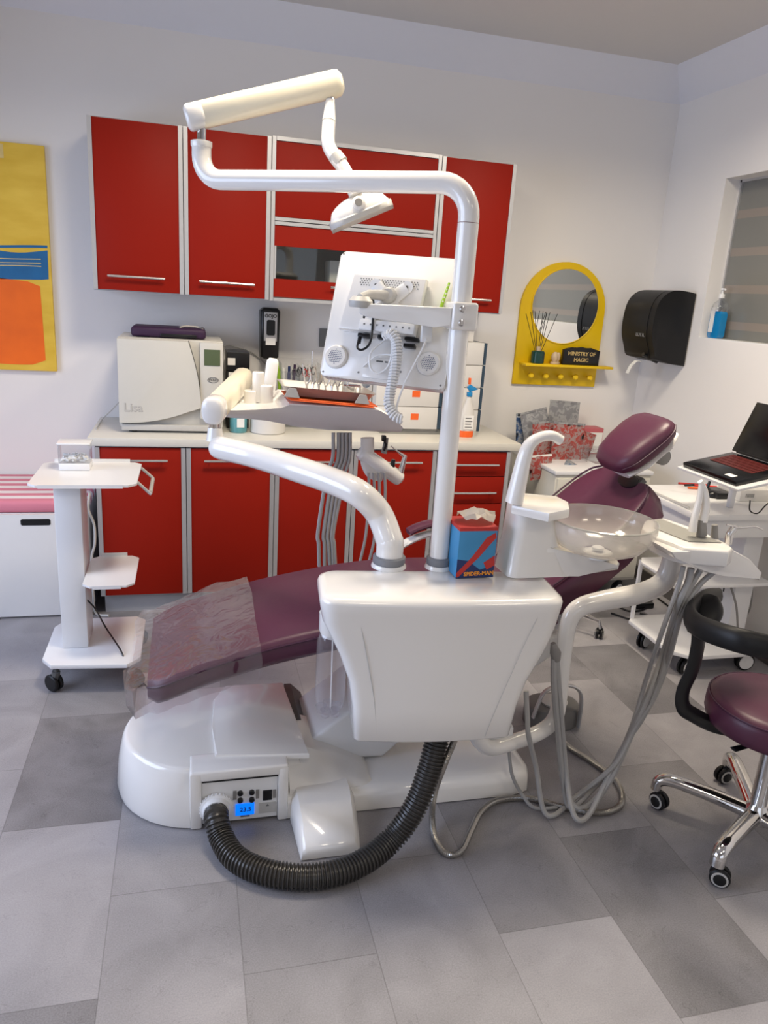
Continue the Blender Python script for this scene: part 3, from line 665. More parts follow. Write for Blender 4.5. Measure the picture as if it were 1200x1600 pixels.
# ================================================================== MIRROR WALL
mx0, mx1, mzb, mzt = 2.025, 2.575, 1.155, 1.872
cx = (mx0+mx1)/2; 
mr = thing('arched_mirror', 'yellow arched mirror with a shelf and pegs on the wall', 'mirror', (cx, WY, mzb))
po = [(mx0, mzb), (mx1, mzb)]
hw = (mx1-mx0)/2; zs = mzt-hw*.98
for k in range(21):
    a = PI*k/20; po.append((cx+hw*math.cos(a)*(1-.0*math.sin(a)), zs+hw*.98*math.sin(a)))
b = NB(); prism(b, po, XZ, WY-.018, WY-.001, .003); obj('board', b, 'yellow', mr)
b = NB(); lathe(b, [(.214, 0), (.214, .0015)], (cx+.01, WY-.0205, 1.62), 56, (0, -1, 0)); obj('mirror_glass', b, 'mirror', mr, angle=30)
b = NB(); tube(b, [Vector((cx+.01+.216*math.cos(a), WY-.020, 1.62+.216*math.sin(a))) for a in [2*PI*k/56 for k in range(57)]], .004, 6); obj('mirror_rim', b, 'yellow', mr)
b = NB(); box(b, (mx0+.03, WY-.115, 1.272), (mx1+.055, WY-.018, 1.287), .003); obj('shelf', b, 'yellow', mr)
for k in range(5):
    x = mx0+.10+k*.098; b = NB(); lathe(b, [(.007, 0), (.007, .02), (.016, .028), (.018, .038), (.012, .046), (.002, .048)], (x, WY-.018, 1.212), 14, (0, -1, 0)); obj('peg', b, 'yellow', mr)
# reed diffuser
dx, dy, dz = 2.145, WY-.07, 1.2875
rd = thing('reed_diffuser', 'dark green reed diffuser bottle on the yellow shelf', 'diffuser', (dx, dy, dz))
b = NB(); lathe(b, [(.036, 0), (.040, .004), (.040, .065), (.034, .072), (.014, .074)], (dx, dy, dz), 24); obj('glass_bottle', b, 'darkgreen', rd)
b = NB(); lathe(b, [(.014, .074), (.014, .096), (.010, .098)], (dx, dy, dz), 16); obj('neck', b, 'skin_tan', rd)
for k in range(7):
    a = -.42+.125*k+random.uniform(-.02, .02); b = NB(); tube(b, [(dx+.004*(k-3), dy, dz+.05), (dx+math.sin(a)*.27, dy+.02*(k % 3-1), dz+.08+math.cos(a)*.22)], .0018, 6); obj('reed', b, 'black', rd)
# figurine
fx = 2.262; b = NB(); lathe(b, [(.03, 0), (.03, .012), (.024, .014)], (fx, dy, dz), 16, sy=.7); lathe(b, [(.012, .012), (.02, .03), (.022, .045), (.016, .06), (.008, .07)], (fx-.006, dy, dz), 12); lathe(b, [(.006, .012), (.013, .03), (.015, .055), (.009, .068)], (fx+.014, dy, dz), 12)
single('figurine', b, 'skin_tan', 'small pale figurine between the diffuser and the black sign', 'figurine', (fx, dy, dz))
sg = thing('sign_block', 'small black sign with pale lettering on the yellow shelf', 'sign', (2.42, dy, dz))
so = [(2.305, dz), (2.545, dz), (2.545, dz+.088)]
for k in range(1, 12): x = 2.545-.24*k/12; so.append((x, dz+.092+.012*math.sin(PI*k/12)+.004*math.cos(k*2)))
so.append((2.305, dz+.088))
b = NB(); prism(b, so, XZ, dy-.012, dy+.012, .002); obj('plaque', b, 'black', sg)
text('MINISTRY OF', .031, frame((2.425, dy-.0125, dz+.066), (1, 0, 0), (0, 0, 1)), 'gold', sg, bold=.0008)
text('MAGIC', .031, frame((2.425, dy-.0125, dz+.030), (1, 0, 0), (0, 0, 1)), 'gold', sg, bold=.0008)

# paper towel dispenser on right wall
pd = thing('towel_dispenser', 'large black paper towel dispenser on the right wall', 'dispenser', (WX, .3, 1.35))
y0, y1 = .115, .43
pf = [(WX-.001, 1.335), (WX-.001, 1.735), (WX-.12, 1.745), (WX-.19, 1.725), (WX-.235, 1.67), (WX-.25, 1.58), (WX-.245, 1.49), (WX-.22, 1.42), (WX-.20, 1.365), (WX-.10, 1.345)]
def lp_(pts, n=4):
    q = [Vector((x, 0, z)) for x, z in pts]; s = smooth_path(q[1:-1], n); return [(q[0].x, q[0].z)]+[(v.x, v.z) for v in s]+[(q[-1].x, q[-1].z)]
b = NB(); prism(b, lp_(pf), XZ, y0, y1, .018, 3); obj('cover', b, 'blacksoft', pd)
b = NB(); prism(b, lp_([(x if x > WX-.02 else x-.003, z) for x, z in pf]), XZ, y0+.055, y0+.059, .001); obj('cover_seam', b, 'black', pd)
b = NB(); tube(b, [(WX-.23, .20, 1.388), (WX-.13, .20, 1.35)], .012, 8); obj('slot_lip', b, 'black', pd)
text('tork', .05, frame((WX-.2465, .235, 1.50), (0, -1, 0), (0, 0, 1)), 'printgrey', pd, bold=.001)
b = NB(); V = [(WX-.17, 1.345), (WX-.215, 1.345), (WX-.245, 1.315), (WX-.262, 1.27)]
prism(b, V+[(x+.003, z-.003) for x, z in reversed(V)], XZ, .272, .298); obj('paper_end', b, 'paper', pd)
# hand sanitiser on sill
hs = thing('sanitiser_bottle', 'clear pump bottle of blue hand sanitiser on the window sill', 'bottle', (WX+.05, -.02, 1.506))
hx, hy, hz = WX+.045, -.03, 1.5065
b = NB(); prism(b, rrect(hy-.048, hy+.042, 0, .142, .012), lambda a, z, d: Vector((d, a, hz+z)), hx-.02, hx+.02, .006); obj('blue_liquid', b, 'blue', hs)
b = NB(); lathe(b, [(.044, .143), (.044, .16), (.035, .185), (.014, .20), (.013, .21)], (hx, hy-.003, hz), 20, sy=1); obj('clear_shoulder', b, 'clearplastic', hs)
b = NB(); box(b, (hx-.0225, hy+.004, hz+.03), (hx-.0205, hy+.036, hz+.16)); obj('label', b, 'paper', hs)
b = NB(); lathe(b, [(.016, .21), (.016, .232), (.006, .234), (.006, .25), (.011, .252), (.011, .262)], (hx, hy, hz), 16); tube(b, [(hx, hy, hz+.257), (hx-.012, hy-.035, hz+.255)], .005, 8); obj('pump', b, 'white2', hs)

# ================================================================== DENTAL CHAIR
ch = thing('dental_chair', 'reclined purple dental chair with a glossy white floor base', 'dental chair', (.8, -1.38, 0))
# hub cover
def stadium(xc, yc, r, xr, dy=0, n=20, cr=.05):
    out = [(xc+r*math.cos(a), yc+r*math.sin(a)) for a in [PI/2+PI*k/n for k in range(n+1)]]; out[-1] = (xc+.02, out[-1][1])
    out = [(x, max(y, -1.592)) if x > .150 else (x, y) for x, y in out]
    out += [(xr-cr, -1.592), (xr-.01, -1.585), (xr, yc-r+cr+.06), (xr, yc+r-cr), (xr-.01, yc+r-.012), (xr-cr, yc+r)]
    return out
b = NB(); HC = (.175, -1.385)
rs = []
for z, r, xr in ((.006, .272, .52), (.03, .276, .52), (.12, .268, .50), (.185, .254, .478), (.197, .246, .470), (.201, .236, .46)):
    rs.append([Vector((x, y, z)) for x, y in stadium(HC[0], HC[1], r, xr)])
rings(b, rs); obj('hub_cover', b, 'white', ch, angle=50)
b = NB(); prism(b, [(.21, -1.585), (.50, -1.62), (.47, -1.16), (.26, -1.155), (.215, -1.25), (.205, -1.42)], XY, .19, .212, .006); obj('raised_panel', b, 'white', ch)
# flank cover in front
b = NB(); rs = []
for x, zt_, zf, yf_ in ((.44, .200, .105, -1.635), (.50, .196, .10, -1.635), (.575, .165, .096, -1.635), (.66, .120, .09, -1.632), (.70, .098, .085, -1.628), (.715, .082, .08, -1.62)):
    rs.append([Vector((x, y, z)) for y, z in ((yf_, .01), (yf_, zf-.01), (yf_+.012, zf), (-1.555, zt_-.004), (-1.53, zt_), (-1.36, zt_), (-1.36, .01))])
rings(b, rs)
obj('flank_cover', b, 'white', ch)
# long floor plate
b = NB()
rs = []
for z, g in ((.004, 0), (.05, -.002), (.072, -.012), (.08, -.035)):
    pts = [(.42, -1.655-g), (.9, -1.66-g), (1.20, -1.665-g), (1.262+g, -1.648-g*.5), (1.285+g, -1.60), (1.29+g, -1.20), (1.27+g, -1.13), (1.20, -1.10+g), (.42, -1.10+g)]
    rs.append([Vector((x, y, z)) for x, y in pts])
rings(b, rs); obj('floor_plate', b, 'white', ch, angle=50)
# outrigger foot towards the viewer
b = NB(); rs = []
for y, z, x0, x1 in ((-1.60, .098, .440, .648), (-1.66, .096, .440, .648), (-1.70, .085, .442, .645), (-1.80, .055, .446, .636), (-1.835, .042, .448, .630), (-1.845, .02, .448, .629)):
    rs.append([Vector((x0, y, .003)), Vector((x0+.004, y, z*.7)), Vector((x0+.02, y, z)), Vector((x1-.02, y, z)), Vector((x1-.004, y, z*.7)), Vector((x1, y, .003))])
rings(b, rs); obj('outrigger_foot', b, 'white', ch, angle=50)
# junction box with sockets
jb0, jb1, jy = .132, .432, -1.660
b = NB()
box(b, (jb0, jy, .003), (jb0+.036, -1.56, .198), .006); box(b, (jb1-.032, jy, .003), (jb1, -1.56, .196), .006); box(b, (jb0+.001, jy+.0008, .168), (jb1-.001, -1.56, .205), .008, 3)
jb = obj('junction_box', b, 'white', ch)
b = NB(); box(b, (jb0+.037, jy+.014, .012), (jb1-.033, jy+.022, .167)); obj('socket_panel', b, 'white2', ch)
b = NB(); box(b, (jb0+.037, jy+.010, .160), (jb1-.033, jy+.0135, .168)); obj('panel_slot', b, 'black', ch)
pyf = jy+.0125
def onp(px, py): q = A(px, py, Y=pyf); return q.x, q.z
for (px, py) in ((375.5, 1239), (375.5, 1250), (393.5, 1237.5), (393.5, 1249)):
    x, z = onp(px, py); b = NB(); lathe(b, [(.0085, 0), (.0085, .008), (.006, .010)], (x, pyf+.002, z), 16, (0, -1, 0)); obj('quick_coupling', b, 'black', ch)
x0, z1 = onp(368, 1257); x1, z0 = onp(397, 1271)
b = NB(); box(b, (x0, pyf-.003, z0), (x1, pyf+.002, z1)); dsp = obj('blue_display', b, 'bluelcd', ch); dsp['label'] = 'blue backlit display'
text('23.5', .021, frame(((x0+x1)/2+.002, pyf-.0035, (z0+z1)/2), (1, 0, 0), (0, 0, 1)), 'navycard', ch, bold=.0003)
x0, z1 = onp(411, 1235); x1, z0 = onp(425, 1249); b = NB(); box(b, (x0, pyf-.003, z0), (x1, pyf+.002, z1), .002); obj('power_switch', b, 'black', ch)
x0, z1 = onp(404.5, 1255); x1, z0 = onp(431, 1267.5); b = NB(); box(b, (x0, pyf-.001, z0), (x1, pyf+.002, z1)); obj('rating_plate', b, 'lightgrey', ch)
x, z = onp(418, 1257.5); b = NB(); prism(b, [(x-.005, z-.003), (x+.005, z-.003), (x, z+.005)], XZ, pyf-.002, pyf-.001); obj('warning_mark', b, 'printgrey', ch)
for a, c in (((364, 1236), (369.5, 1249)), ((400, 1234), (405, 1247)), ((427, 1234), (431, 1246))):
    x0, z1 = onp(*a); x1, z0 = onp(*c); b = NB(); box(b, (x0, pyf-.001, z0), (x1, pyf+.002, z1)); obj('coupling_label', b, 'grey', ch)
x, z = onp(383, 1275); b = NB(); box(b, (x-.014, pyf-.001, z-.002), (x+.014, pyf+.002, z+.002)); obj('print_line', b, 'printgrey', ch)
# scissor lift
b = NB(); prism(b, [(.50, .10), (.50, .16), (.92, .50), (1.12, .50), (1.12, .40), (.78, .085)], XZ, -1.50, -1.22, .015, 3); obj('lift_arm', b, 'white2', ch)
b = NB(); prism(b, [(.475, .20), (.50, .20), (.54, .16), (.54, .09), (.48, .09)], XZ, -1.40, -1.15, .003); obj('lift_slot', b, 'darkgrey', ch)
b = NB(); prism(b, [(.72, .50), (.70, .54), (1.35, .56), (1.38, .50), (1.25, .42), (.85, .42)], XZ, -1.58, -1.18, .02, 3); obj('seat_carrier', b, 'white2', ch)
# leg rest + seat upholstery: one long pad
prof = [(.015, .492), (.16, .548), (.34, .602), (.50, .636), (.70, .668), (.90, .680), (1.15, .678), (1.30, .69)]
def pad(bm, prof, y0, y1, th, round_=.02, taper0=.0):
    rs = []
    n = len(prof)
    for i, p in enumerate(prof):
        x, z = p[0], p[1]; ya, yb = (p[2], p[3]) if len(p) > 2 else (y0, y1)
        r = round_; t = th if i > 0 else th*.8
        sec = [(ya, z-t+r), (ya+.000, z-r*1.2), (ya+r*.35, z-r*.35), (ya+r*1.2, z), ((ya+yb)/2, z+.004), (yb-r*1.2, z), (yb-r*.35, z-r*.35), (yb, z-r*1.2), (yb, z-t+r), (yb-r, z-t), (ya+r, z-t)]
        rs.append([Vector((x, y, zz)) for y, zz in sec])
    rings(bm, rs)
full = []
P = smooth_path([Vector((x, 0, z)) for x, z in prof], 5)
for k, v in enumerate(P):
    t = max(0, 1-(v.x-.015)/.06); full.append((v.x, v.z, -1.635+.03*t*t, -1.10-.03*t*t))
b = NB(); pad(b, full, 0, 0, .085, .022); obj('seat_pad', b, 'purple', ch, angle=50)
b = NB(); tube(b, [Vector((v[0], v[2]-.002, v[1]-.018)) for v in full], .0035, 6); obj('seam_piping', b, 'purple_side', ch)
# backrest  (plane rising to the right)
B0, B1 = Vector((1.27, 0, .665)), Vector((1.66, 0, 1.05))
bd = (B1-B0).normalized(); bnm = Vector((-bd.z, 0, bd.x)); CY = -1.375
def backsec(t, hw_, th=.10, dish=.03):
    c = B0+(B1-B0)*t+Vector((0, .035, 0)); hw_ *= .87; out = []
    for s, k in ((-1, -.9), (-1, -.35), (-.96, 0), (-.86, .10), (-.45, -dish*4), (0, -dish*6), (.45, -dish*4), (.86, .10), (.96, 0), (1, -.35), (1, -.9), (.7, -1), (0, -1.05), (-.7, -1)):
        p = c+bnm*(k*th)+Vector((0, CY+s*hw_, 0)); out.append(p)
    return out
b = NB(); rings(b, [backsec(t, h, th) for t, h, th in ((-.14, .17, .06), (0, .235, .10), (.25, .275, .11), (.55, .29, .11), (.8, .27, .105), (.93, .235, .095), (1.0, .18, .07))]); obj('backrest_pad', b, 'purple', ch, angle=60)
b = NB()
for s in (-1, 1):
    pt = [B0+(B1-B0)*t+bnm*.012+Vector((0, CY+.035+s*h*.81, 0)) for t, h in ((-.05, .20), (.0, .235), (.25, .275), (.55, .29), (.8, .27), (.93, .235), (.99, .18))]
    tube(b, smooth_path(pt, 4), .004, 6)
obj('backrest_piping', b, 'purple_side', ch)
b = NB(); rings(b, [[p-bnm*.06 for p in backsec(t, h*.9, .06, 0)] for t, h in ((.0, .2), (.3, .25), (.7, .25), (.95, .2))]); obj('backrest_shell', b, 'white2', ch, angle=60)
b = NB(); q = B0+(B1-B0)*.985+Vector((0, CY+.02, 0))+bnm*.002; rings(b, [[q+bd*(math.cos(a)*.035*k)+Vector((0, math.sin(a)*.075*k, 0))+bnm*h for a in [2*PI*i/20 for i in range(20)]] for h, k in ((-.03, .8), (-.010, .8), (-.008, .6))]); obj('dark_recess_disc', b, 'black', ch)  # black disc stands in for the shaded hollow below the headrest
# headrest bracket + headrest
HCn = A(990, 692, Y=CY)
hd = (Vector((.72, 0, .69))).normalized(); hn = Vector((-hd.z, 0, hd.x))
b = NB(); q = B1-bd*.06-bnm*.03+Vector((0, CY, 0)); box(b, (-.02, -.025, -.01), (.09, .025, .012), .004, 2, frame(q, bd, (0, 1, 0))); obj('headrest_bar', b, 'darkgrey', ch)
b = NB(); rs = []
for t, hw_, th in ((-1, .05, .02), (-.9, .085, .045), (-.6, .112, .068), (-.1, .125, .075), (.4, .13, .07), (.75, .12, .06), (.95, .095, .04), (1, .07, .02)):
    c = HCn+hd*(t*.125); out = []
    for k in range(20):
        a = 2*PI*k/20; ca, sa = math.cos(a), math.sin(a)
        out.append(c+Vector((0, math.copysign(abs(ca)**.6, ca)*hw_, 0))+hn*(math.copysign(abs(sa)**.7, sa)*th*.62))
    rs.append(out)
rings(b, rs); hr = obj('headrest_pad', b, 'purple', ch, angle=60)
b = NB(); rs = []
for t, hw_ in ((-.85, .07), (-.3, .11), (.5, .115), (.98, .08)):
    c = HCn+hd*(t*.12)-hn*.048; out = []
    for k in range(16):
        a = 2*PI*k/16; out.append(c+Vector((0, math.cos(a)*hw_, 0))+hn*(math.sin(a)*.018))
    rs.append(out)
rings(b, rs); obj('headrest_shell', b, 'white', ch, angle=60)
b = NB(); pt = [HCn+hd*(t*.125)+Vector((0, -h, 0))-hn*.0 for t, h in ((-.9, .085), (-.6, .113), (-.1, .126), (.4, .131), (.75, .121), (.95, .096))]; tube(b, smooth_path(pt, 4), .003, 6); obj('headrest_seam', b, 'purple_side', hr)
b = NB(); q = HCn-hn*.075+hd*.03+Vector((0, -.05, 0)); lathe(b, [(.012, 0), (.028, .004), (.028, .03), (.02, .034)], q, 18, (0, -1, 0)); obj('headrest_knob', b, 'grey', ch)
# armrest on the far side
b = NB(); pa = [A(737, 772, Y=-1.06)-Vector((.0, 0, 0)), A(760, 755, Y=-1.06), A(800, 742, Y=-1.06), A(850, 736, Y=-1.06)]
pa = [A(592, 872, Y=-1.03), A(620, 852, Y=-1.03), A(660, 832, Y=-1.03), A(700, 826, Y=-1.03), A(760, 830, Y=-1.03)]
tube(b, smooth_path([p-Vector((0, 0, .012)) for p in pa]), .022, 10, sx=1.1, sy=.6); obj('armrest_frame', b, 'white', ch)
b = NB(); pa = [A(636, 832, Y=-1.03), A(655, 823, Y=-1.03), A(680, 818, Y=-1.03), A(740, 820, Y=-1.03)]
tube(b, smooth_path(pa), [.012]+[.026]*23+[.02], 12, sx=1.2, sy=.55); obj('armrest_pad', b, 'purple', ch)
# clear film sleeve over the foot end
b = NB(); fs = [f for f in full if f[0] < .36]
rs = []
ext = [(-.045, .470, -1.60, -1.16), (-.02, .484, -1.64, -1.11)]+fs
for i, (x, z, ya, yb) in enumerate(ext):
    th = .10 if i > 1 else (.05 if i == 0 else .085)
    w_ = .008+.006*math.sin(i*2.3)
    sec = [(ya-w_, z-th), (ya-w_-.006*math.sin(i*1.7), z-.045), (ya-w_, z+.006), ((ya+yb)/2-.1, z+.012+.003*math.sin(i*3)), ((ya+yb)/2+.12, z+.012), (yb+w_, z+.008+.012*max(0, math.sin(i*.9))), (yb+w_, z-.05), (yb+w_-.004, z-th), ((ya+yb)/2, z-th-.004-.003*math.sin(i*2))]
    rs.append([Vector((x+.004*math.sin(j*2.1+i), y, zz)) for j, (y, zz) in enumerate(sec)])
rings(b, rs, cap=False)
tip = A(192, 1048, D=2.18); v0 = b.verts.new(tip)
b.verts.ensure_lookup_table(); f0 = [b.verts[i] for i in range(9)]
b.faces.new((f0[0], f0[1], v0)); b.faces.new((f0[1], f0[2], v0)); b.faces.new((f0[8], f0[0], v0)); b.faces.new((f0[2], f0[3], v0))
single('plastic_sleeve', b, 'film', 'crumpled clear plastic sleeve over the foot end of the purple chair', 'plastic cover', (.15, -1.38, .45), angle=60)

# ================================================================== WATER UNIT (box body beside the chair)
UA = math.radians(-6); UO = Vector((.832, -1.775, 0))
un = thing('water_unit', 'large white cabinet body hanging beside the purple chair', 'dental unit', UO, UA)
UM = Matrix.Translation(UO) @ Matrix.Rotation(UA, 4, 'Z')
def plan(xl, xr, yf, yb, r=.05, n=5, bow=.012):
    out = []
    for cx_, cy_, a0 in ((xr-r, yb-r, 0), (xl+r, yb-r, 90), (xl+r, yf+r, 180), (xr-r, yf+r, 270)):
        for k in range(n+1):
            a = math.radians(a0+90*k/n); x, y = cx_+r*math.cos(a), cy_+r*math.sin(a)
            out.append((x, y))
        if a0 == 180:
            for k in range(1, 8): x = xl+r+(xr-xl-2*r)*k/8; out.append((x, yf-bow*math.sin(PI*k/8)))
    return out
lv = [(.395, -.232, .222, -.100, .095, .02), (.40, -.236, .226, -.104, .10, .02), (.50, -.244, .240, -.107, .10, .028), (.58, -.258, .262, -.109, .10, .032), (.66, -.288, .298, -.111, .10, .036), (.715, -.315, .318, -.113, .10, .040), (.76, -.338, .330, -.116, .105, .045), (.80, -.346, .336, -.122, .11, .05), (.822, -.348, .338, -.124, .11, .05), (.834, -.343, .334, -.119, .106, .047), (.840, -.33, .322, -.106, .095, .04)]
b = NB(); rings(b, [[Vector((x, y, z)) for x, y in plan(xl, xr, yf, yb, r)] for z, xl, xr, yf, yb, r in lv]); obj('body_shell', b, 'white', un, local=True, angle=50)
# seams on the front
def seam(pts):
    b = NB(); tube(b, smooth_path(pts, 6), .0009, 5); return obj('panel_seam', b, 'seam', un, local=True)
seam([(-.245, -.1195, .79), (-.228, -.1175, .72), (-.205, -.114, .62), (-.185, -.110, .52), (-.172, -.107, .405)])
seam([(.255, -.1215, .79), (.225, -.120, .70), (.19, -.117, .58), (.16, -.113, .47), (.145, -.110, .405)])
b = NB(); lathe(b, [(.05, 0), (.055, .014)], (-.14, -.02, .381), 24); obj('bottom_cap', b, 'white2', un, local=True)
# bottle cup and bottle
b = NB(); lathe(b, [(.035, -.02), (.042, .0), (.042, .05)], (-.30, .0, .70), 22); obj('bottle_cup', b, 'white', un, local=True)
wb = thing('water_bottle', 'empty clear plastic bottle hanging under the unit body corner', 'bottle', UM @ Vector((-.305, .0, .42)))
q = A(517, 1050, Y=-1.745); bc = Vector((q.x, -1.745, 0))
b = NB(); lathe(b, [(.018, .433), (.030, .438), (.042, .458), (.044, .50), (.044, .66), (.036, .69), (.018, .715)], bc, 24, cap=True); obj('bottle_shell', b, 'bottleglass', wb)
b = NB()
for k in range(5): a = 2*PI*k/5+.3; lathe(b, [(.002, 0), (.013, .008), (.016, .03)], bc+Vector((.024*math.cos(a), .024*math.sin(a), .424)), 10)
obj('bottle_foot', b, 'bottleglass', wb)
b = NB(); tube(b, [bc+Vector((0, 0, .71)), bc+Vector((.004, 0, .44))], .002, 6); obj('suction_straw', b, 'paper', wb)

# posts and collars
CP = A(613, 893, Z=.84)+Vector((0, .045, 0)); LPp = A(690, 893, Z=.84)+Vector((0, .035, 0))
def collar(parent, p, r):
    b = NB(); lathe(b, [(r+.012, 0), (r+.012, .004), (r+.008, .012)], p, 28); obj('collar_base', b, 'white', parent)
    b = NB(); lathe(b, [(r+.006, .012), (r+.008, .016), (r+.008, .032), (r+.003, .036)], p, 28); obj('collar', b, 'greytrim', parent)
# instrument arm
ia = thing('instrument_delivery_unit', 'thick curved white arm carrying the instrument table in front of the monitor', 'dental unit', CP)
collar(ia, CP, .041)
arm = [CP+Vector((0, 0, .036)), CP+Vector((0, 0, .07)), A(608, 843, Y=CP.y+.005), A(592, 803, Y=CP.y+.04), A(562, 772, Z=1.055), A(520, 752, Z=1.072), A(470, 735, Z=1.078), A(400, 713, Z=1.078), A(350, 701, Z=1.078), A(332, 696.5, Z=1.078)]
b = NB(); ap = smooth_path(arm, 8); n = len(ap); tube(b, ap, [.041]*(n-8)+[.041, .040, .039, .037, .033, .027, .018, .006], 24); obj('curved_arm', b, 'white', ia)
AE = A(338, 690, Z=1.08)
AE = A(336, 697, Z=1.078)
b = NB(); lathe(b, [(.030, .020), (.026, .05), (.024, .065)], AE, 22); obj('pivot_neck', b, 'white', ia)
b = NB(); lathe(b, [(.021, .065), (.021, .082)], AE, 20); obj('pivot_ring', b, 'chrome', ia)
FA = Vector((AE.x, AE.y, AE.z+.13)); FB = A(380, 592, D=3.05)
fd = (FB-FA).normalized()
def capsule(bm, a, bb, hw_, hh, n=20, bul=1):
    d = (bb-a).normalized(); s = d.cross(Vector((0, 0, 1))).normalized(); u_ = s.cross(d); rs = []
    L = (bb-a).length
    for t, k in ((-.012, .72), (-.006, .93), (.0, 1), (L, 1), (L+.012, .93), (L+.022, .6)):
        rs.append([a+d*t+s*(math.copysign(abs(math.cos(x))**.7, math.cos(x))*hw_*k)+u_*(math.copysign(abs(math.sin(x))**.8, math.sin(x))*hh*k) for x in [2*PI*i/n for i in range(n)]])
    rings(bm, rs)
b = NB(); capsule(b, FA+fd*.02, FB, .038, .045); obj('spring_arm', b, 'cream', ia, angle=50)
b = NB(); capsule(b, FA-fd*.035, FA+fd*.018, .039, .047); obj('end_cap', b, 'white', ia, angle=50)

# delivery head: tray table with instruments
dt = ia
TY0, TY1 = -.98, -.60
def T(px, py, y=TY0): return A(px, py, Y=y)
# side outline seen from the front, extruded in depth
po = [T(352, 642), T(352, 656), T(420, 662), T(470, 674), T(520, 680), T(560, 681), T(640, 684), T(640, 674), T(622, 657), T(592, 641), T(586, 638), T(452, 630), T(440, 640), T(400, 641)]
b = NB(); prism(b, [(p.x, p.z) for p in po], XZ, TY0, TY1, .006, 2)
_zt = T(520, 640).z
for v in b.verts:
    if v.co.y < TY0+.1: v.co.y += max(0, _zt-v.co.z)*1.1
obj('table_body', b, 'white2', dt)
tz = T(520, 632).z
for (px, py, r_, h_) in ((392, 640, .026, .07), (414, 638, .030, .085), (403, 628, .022, .11)):
    c = A(px, py, Y=-.80); b = NB(); lathe(b, [(r_*.85, 0), (r_, .01), (r_, h_), (r_*.8, h_+.004)], c, 20); obj('cup_holder', b, 'white', dt)
hj = A(420, 603, Y=-.70)
b = NB(); capsule(b, hj+Vector((0, 0, -.03)), hj+Vector((.012, 0, .085)), .016, .024); obj('handle_joint', b, 'white2', dt)
b = NB(); tube(b, [FB+Vector((-.01, 0, -.03)), FB+Vector((-.01, 0, -.12)), A(400, 645, D=2.95)], .022, 14); obj('neck', b, 'white', dt)
# hanging bracket
br0 = T(570, 682, -.86)
b = NB(); tube(b, smooth_path([T(574, 684, -.86), T(574, 705, -.86), T(574, 722, -.86), T(582, 738, -.86), T(598, 743, -.86)], 5), .027, 12, sx=.6, sy=1); obj('bracket', b, 'white', dt)
b = NB(); p0, p1 = T(566, 708, -.84), T(616, 745, -.84); capsule(b, p0, p1+Vector((.01, 0, 0)), .045, .030, 16); obj('holder_bar', b, 'white', dt)
for px, py, px2, py2, mm in ((600, 708, 604, 684, 'grey'), (626, 738, 633, 712, 'steelbar'), (612, 730, 615, 718, 'black')):
    b = NB(); tube(b, [T(px, py, -.86), T(px2, py2, -.86)], [.012, .008] , 10); obj('handpiece', b, mm, dt)
b = NB(); tube(b, [T(633, 714, -.86), T(622, 706, -.86), T(611, 697, -.86)], [.008, .003, .0025], 8); obj('syringe_tip', b, 'steelbar', dt)
b = NB(); box(b, tuple(T(597, 690, -.88)), tuple(T(604, 681, -.88)+Vector((0, .02, 0))), .003); tube(b, [T(600, 686, -.87), T(603, 695, -.87), T(600, 704, -.87)], .005, 8); obj('hook', b, 'black', dt)
# hoses hanging from head
def gt(pts, r, label, mm='greytube', name='instrument_hose', grp=None, cat='hose'):
    b = NB(); sp_ = smooth_path(pts, 8); tube(b, sp_, r, 8); return single(name, b, mm, label, cat, pts[-1], group=grp)
def gtc(parent, pts, r, mm='greytube', name='hose'):
    b = NB(); tube(b, smooth_path(pts, 8), r, 8); return obj(name, b, mm, parent)
for (a, c, d_, e) in ((521, 512, 497, 499), (529, 521, 506, 507), (535, 527, 512, 515), (541, 533, 518, 520), (547, 540, 521, 524)):
    gtc(dt, [T(a, 676, -.9), T(a-1, 715, -.9), T(c-2, 745, -.9), T(d_, 830, -.9), T(d_+1, 850, -.9), T(e, 885, -.9)], .0075)
for a, e in ((576, 574), (584, 588), (592, 598), (601, 602)):
    gtc(dt, [T(a, 738, -.9), T(a+1, 770, -.9), T(a-1, 800, -.9), T(e-3, 840, -.9), T(e-12, 880, -.9)], .006)
# steel tray on table
mt_ = thing('instrument_tray', 'stainless steel tray of pliers lying on the instrument table', 'tray', A(520, 628, Y=-.8))
tb = [T(442, 603, -.985), T(590, 617, -.985)]
sl = (tb[1]-tb[0]); sl.y = 0; L = sl.length; sd_ = sl.normalized(); su = Vector((-sd_.z, 0, sd_.x))
TF = Matrix(((sd_.x, 0, su.x, tb[0].x), (0, 1, 0, -.985), (sd_.z, 0, su.z, tb[0].z), (0, 0, 0, 1)))
b = NB(); o0 = rrect(0, L, 0, .22, .02, 3); i0 = rrect(.03, L-.03, .025, .195, .015, 3)
rings(b, [[TF @ Vector((x, y, 0)) for x, y in o0], [TF @ Vector((x, y, -.003)) for x, y in rrect(.004, L-.004, .004, .216, .02, 3)], [TF @ Vector((x, y, -.034)) for x, y in i0]], cap=False)
b.faces.new([b.verts.new(TF @ Vector((x, y, -.034)) ) for x, y in i0]); bmesh.ops.remove_doubles(b, verts=b.verts, dist=.0004)
obj('tray_pan', b, 'steel', mt_, angle=40)
for x in (.035, L-.055):
    b = NB(); prism(b, [(x-.028, -.037), (x-.012, -.004), (x+.012, -.004), (x+.028, -.037)], lambda a, c, d: TF @ Vector((a, d, c)), -.006, 0); obj('tray_clip', b, 'lightgrey', mt_)
b = NB(); box(b, (.02, -.004, -.0445), (L+.005, .20, -.0405), .001, 1, TF); box(b, (.03, -.006, -.049), (L-.01, .19, -.0455), .001, 1, TF); single('orange_folder', b, 'orange', 'thin orange folder between steel tray and instrument table', 'folder', TF @ Vector((.1, .1, -.05)))
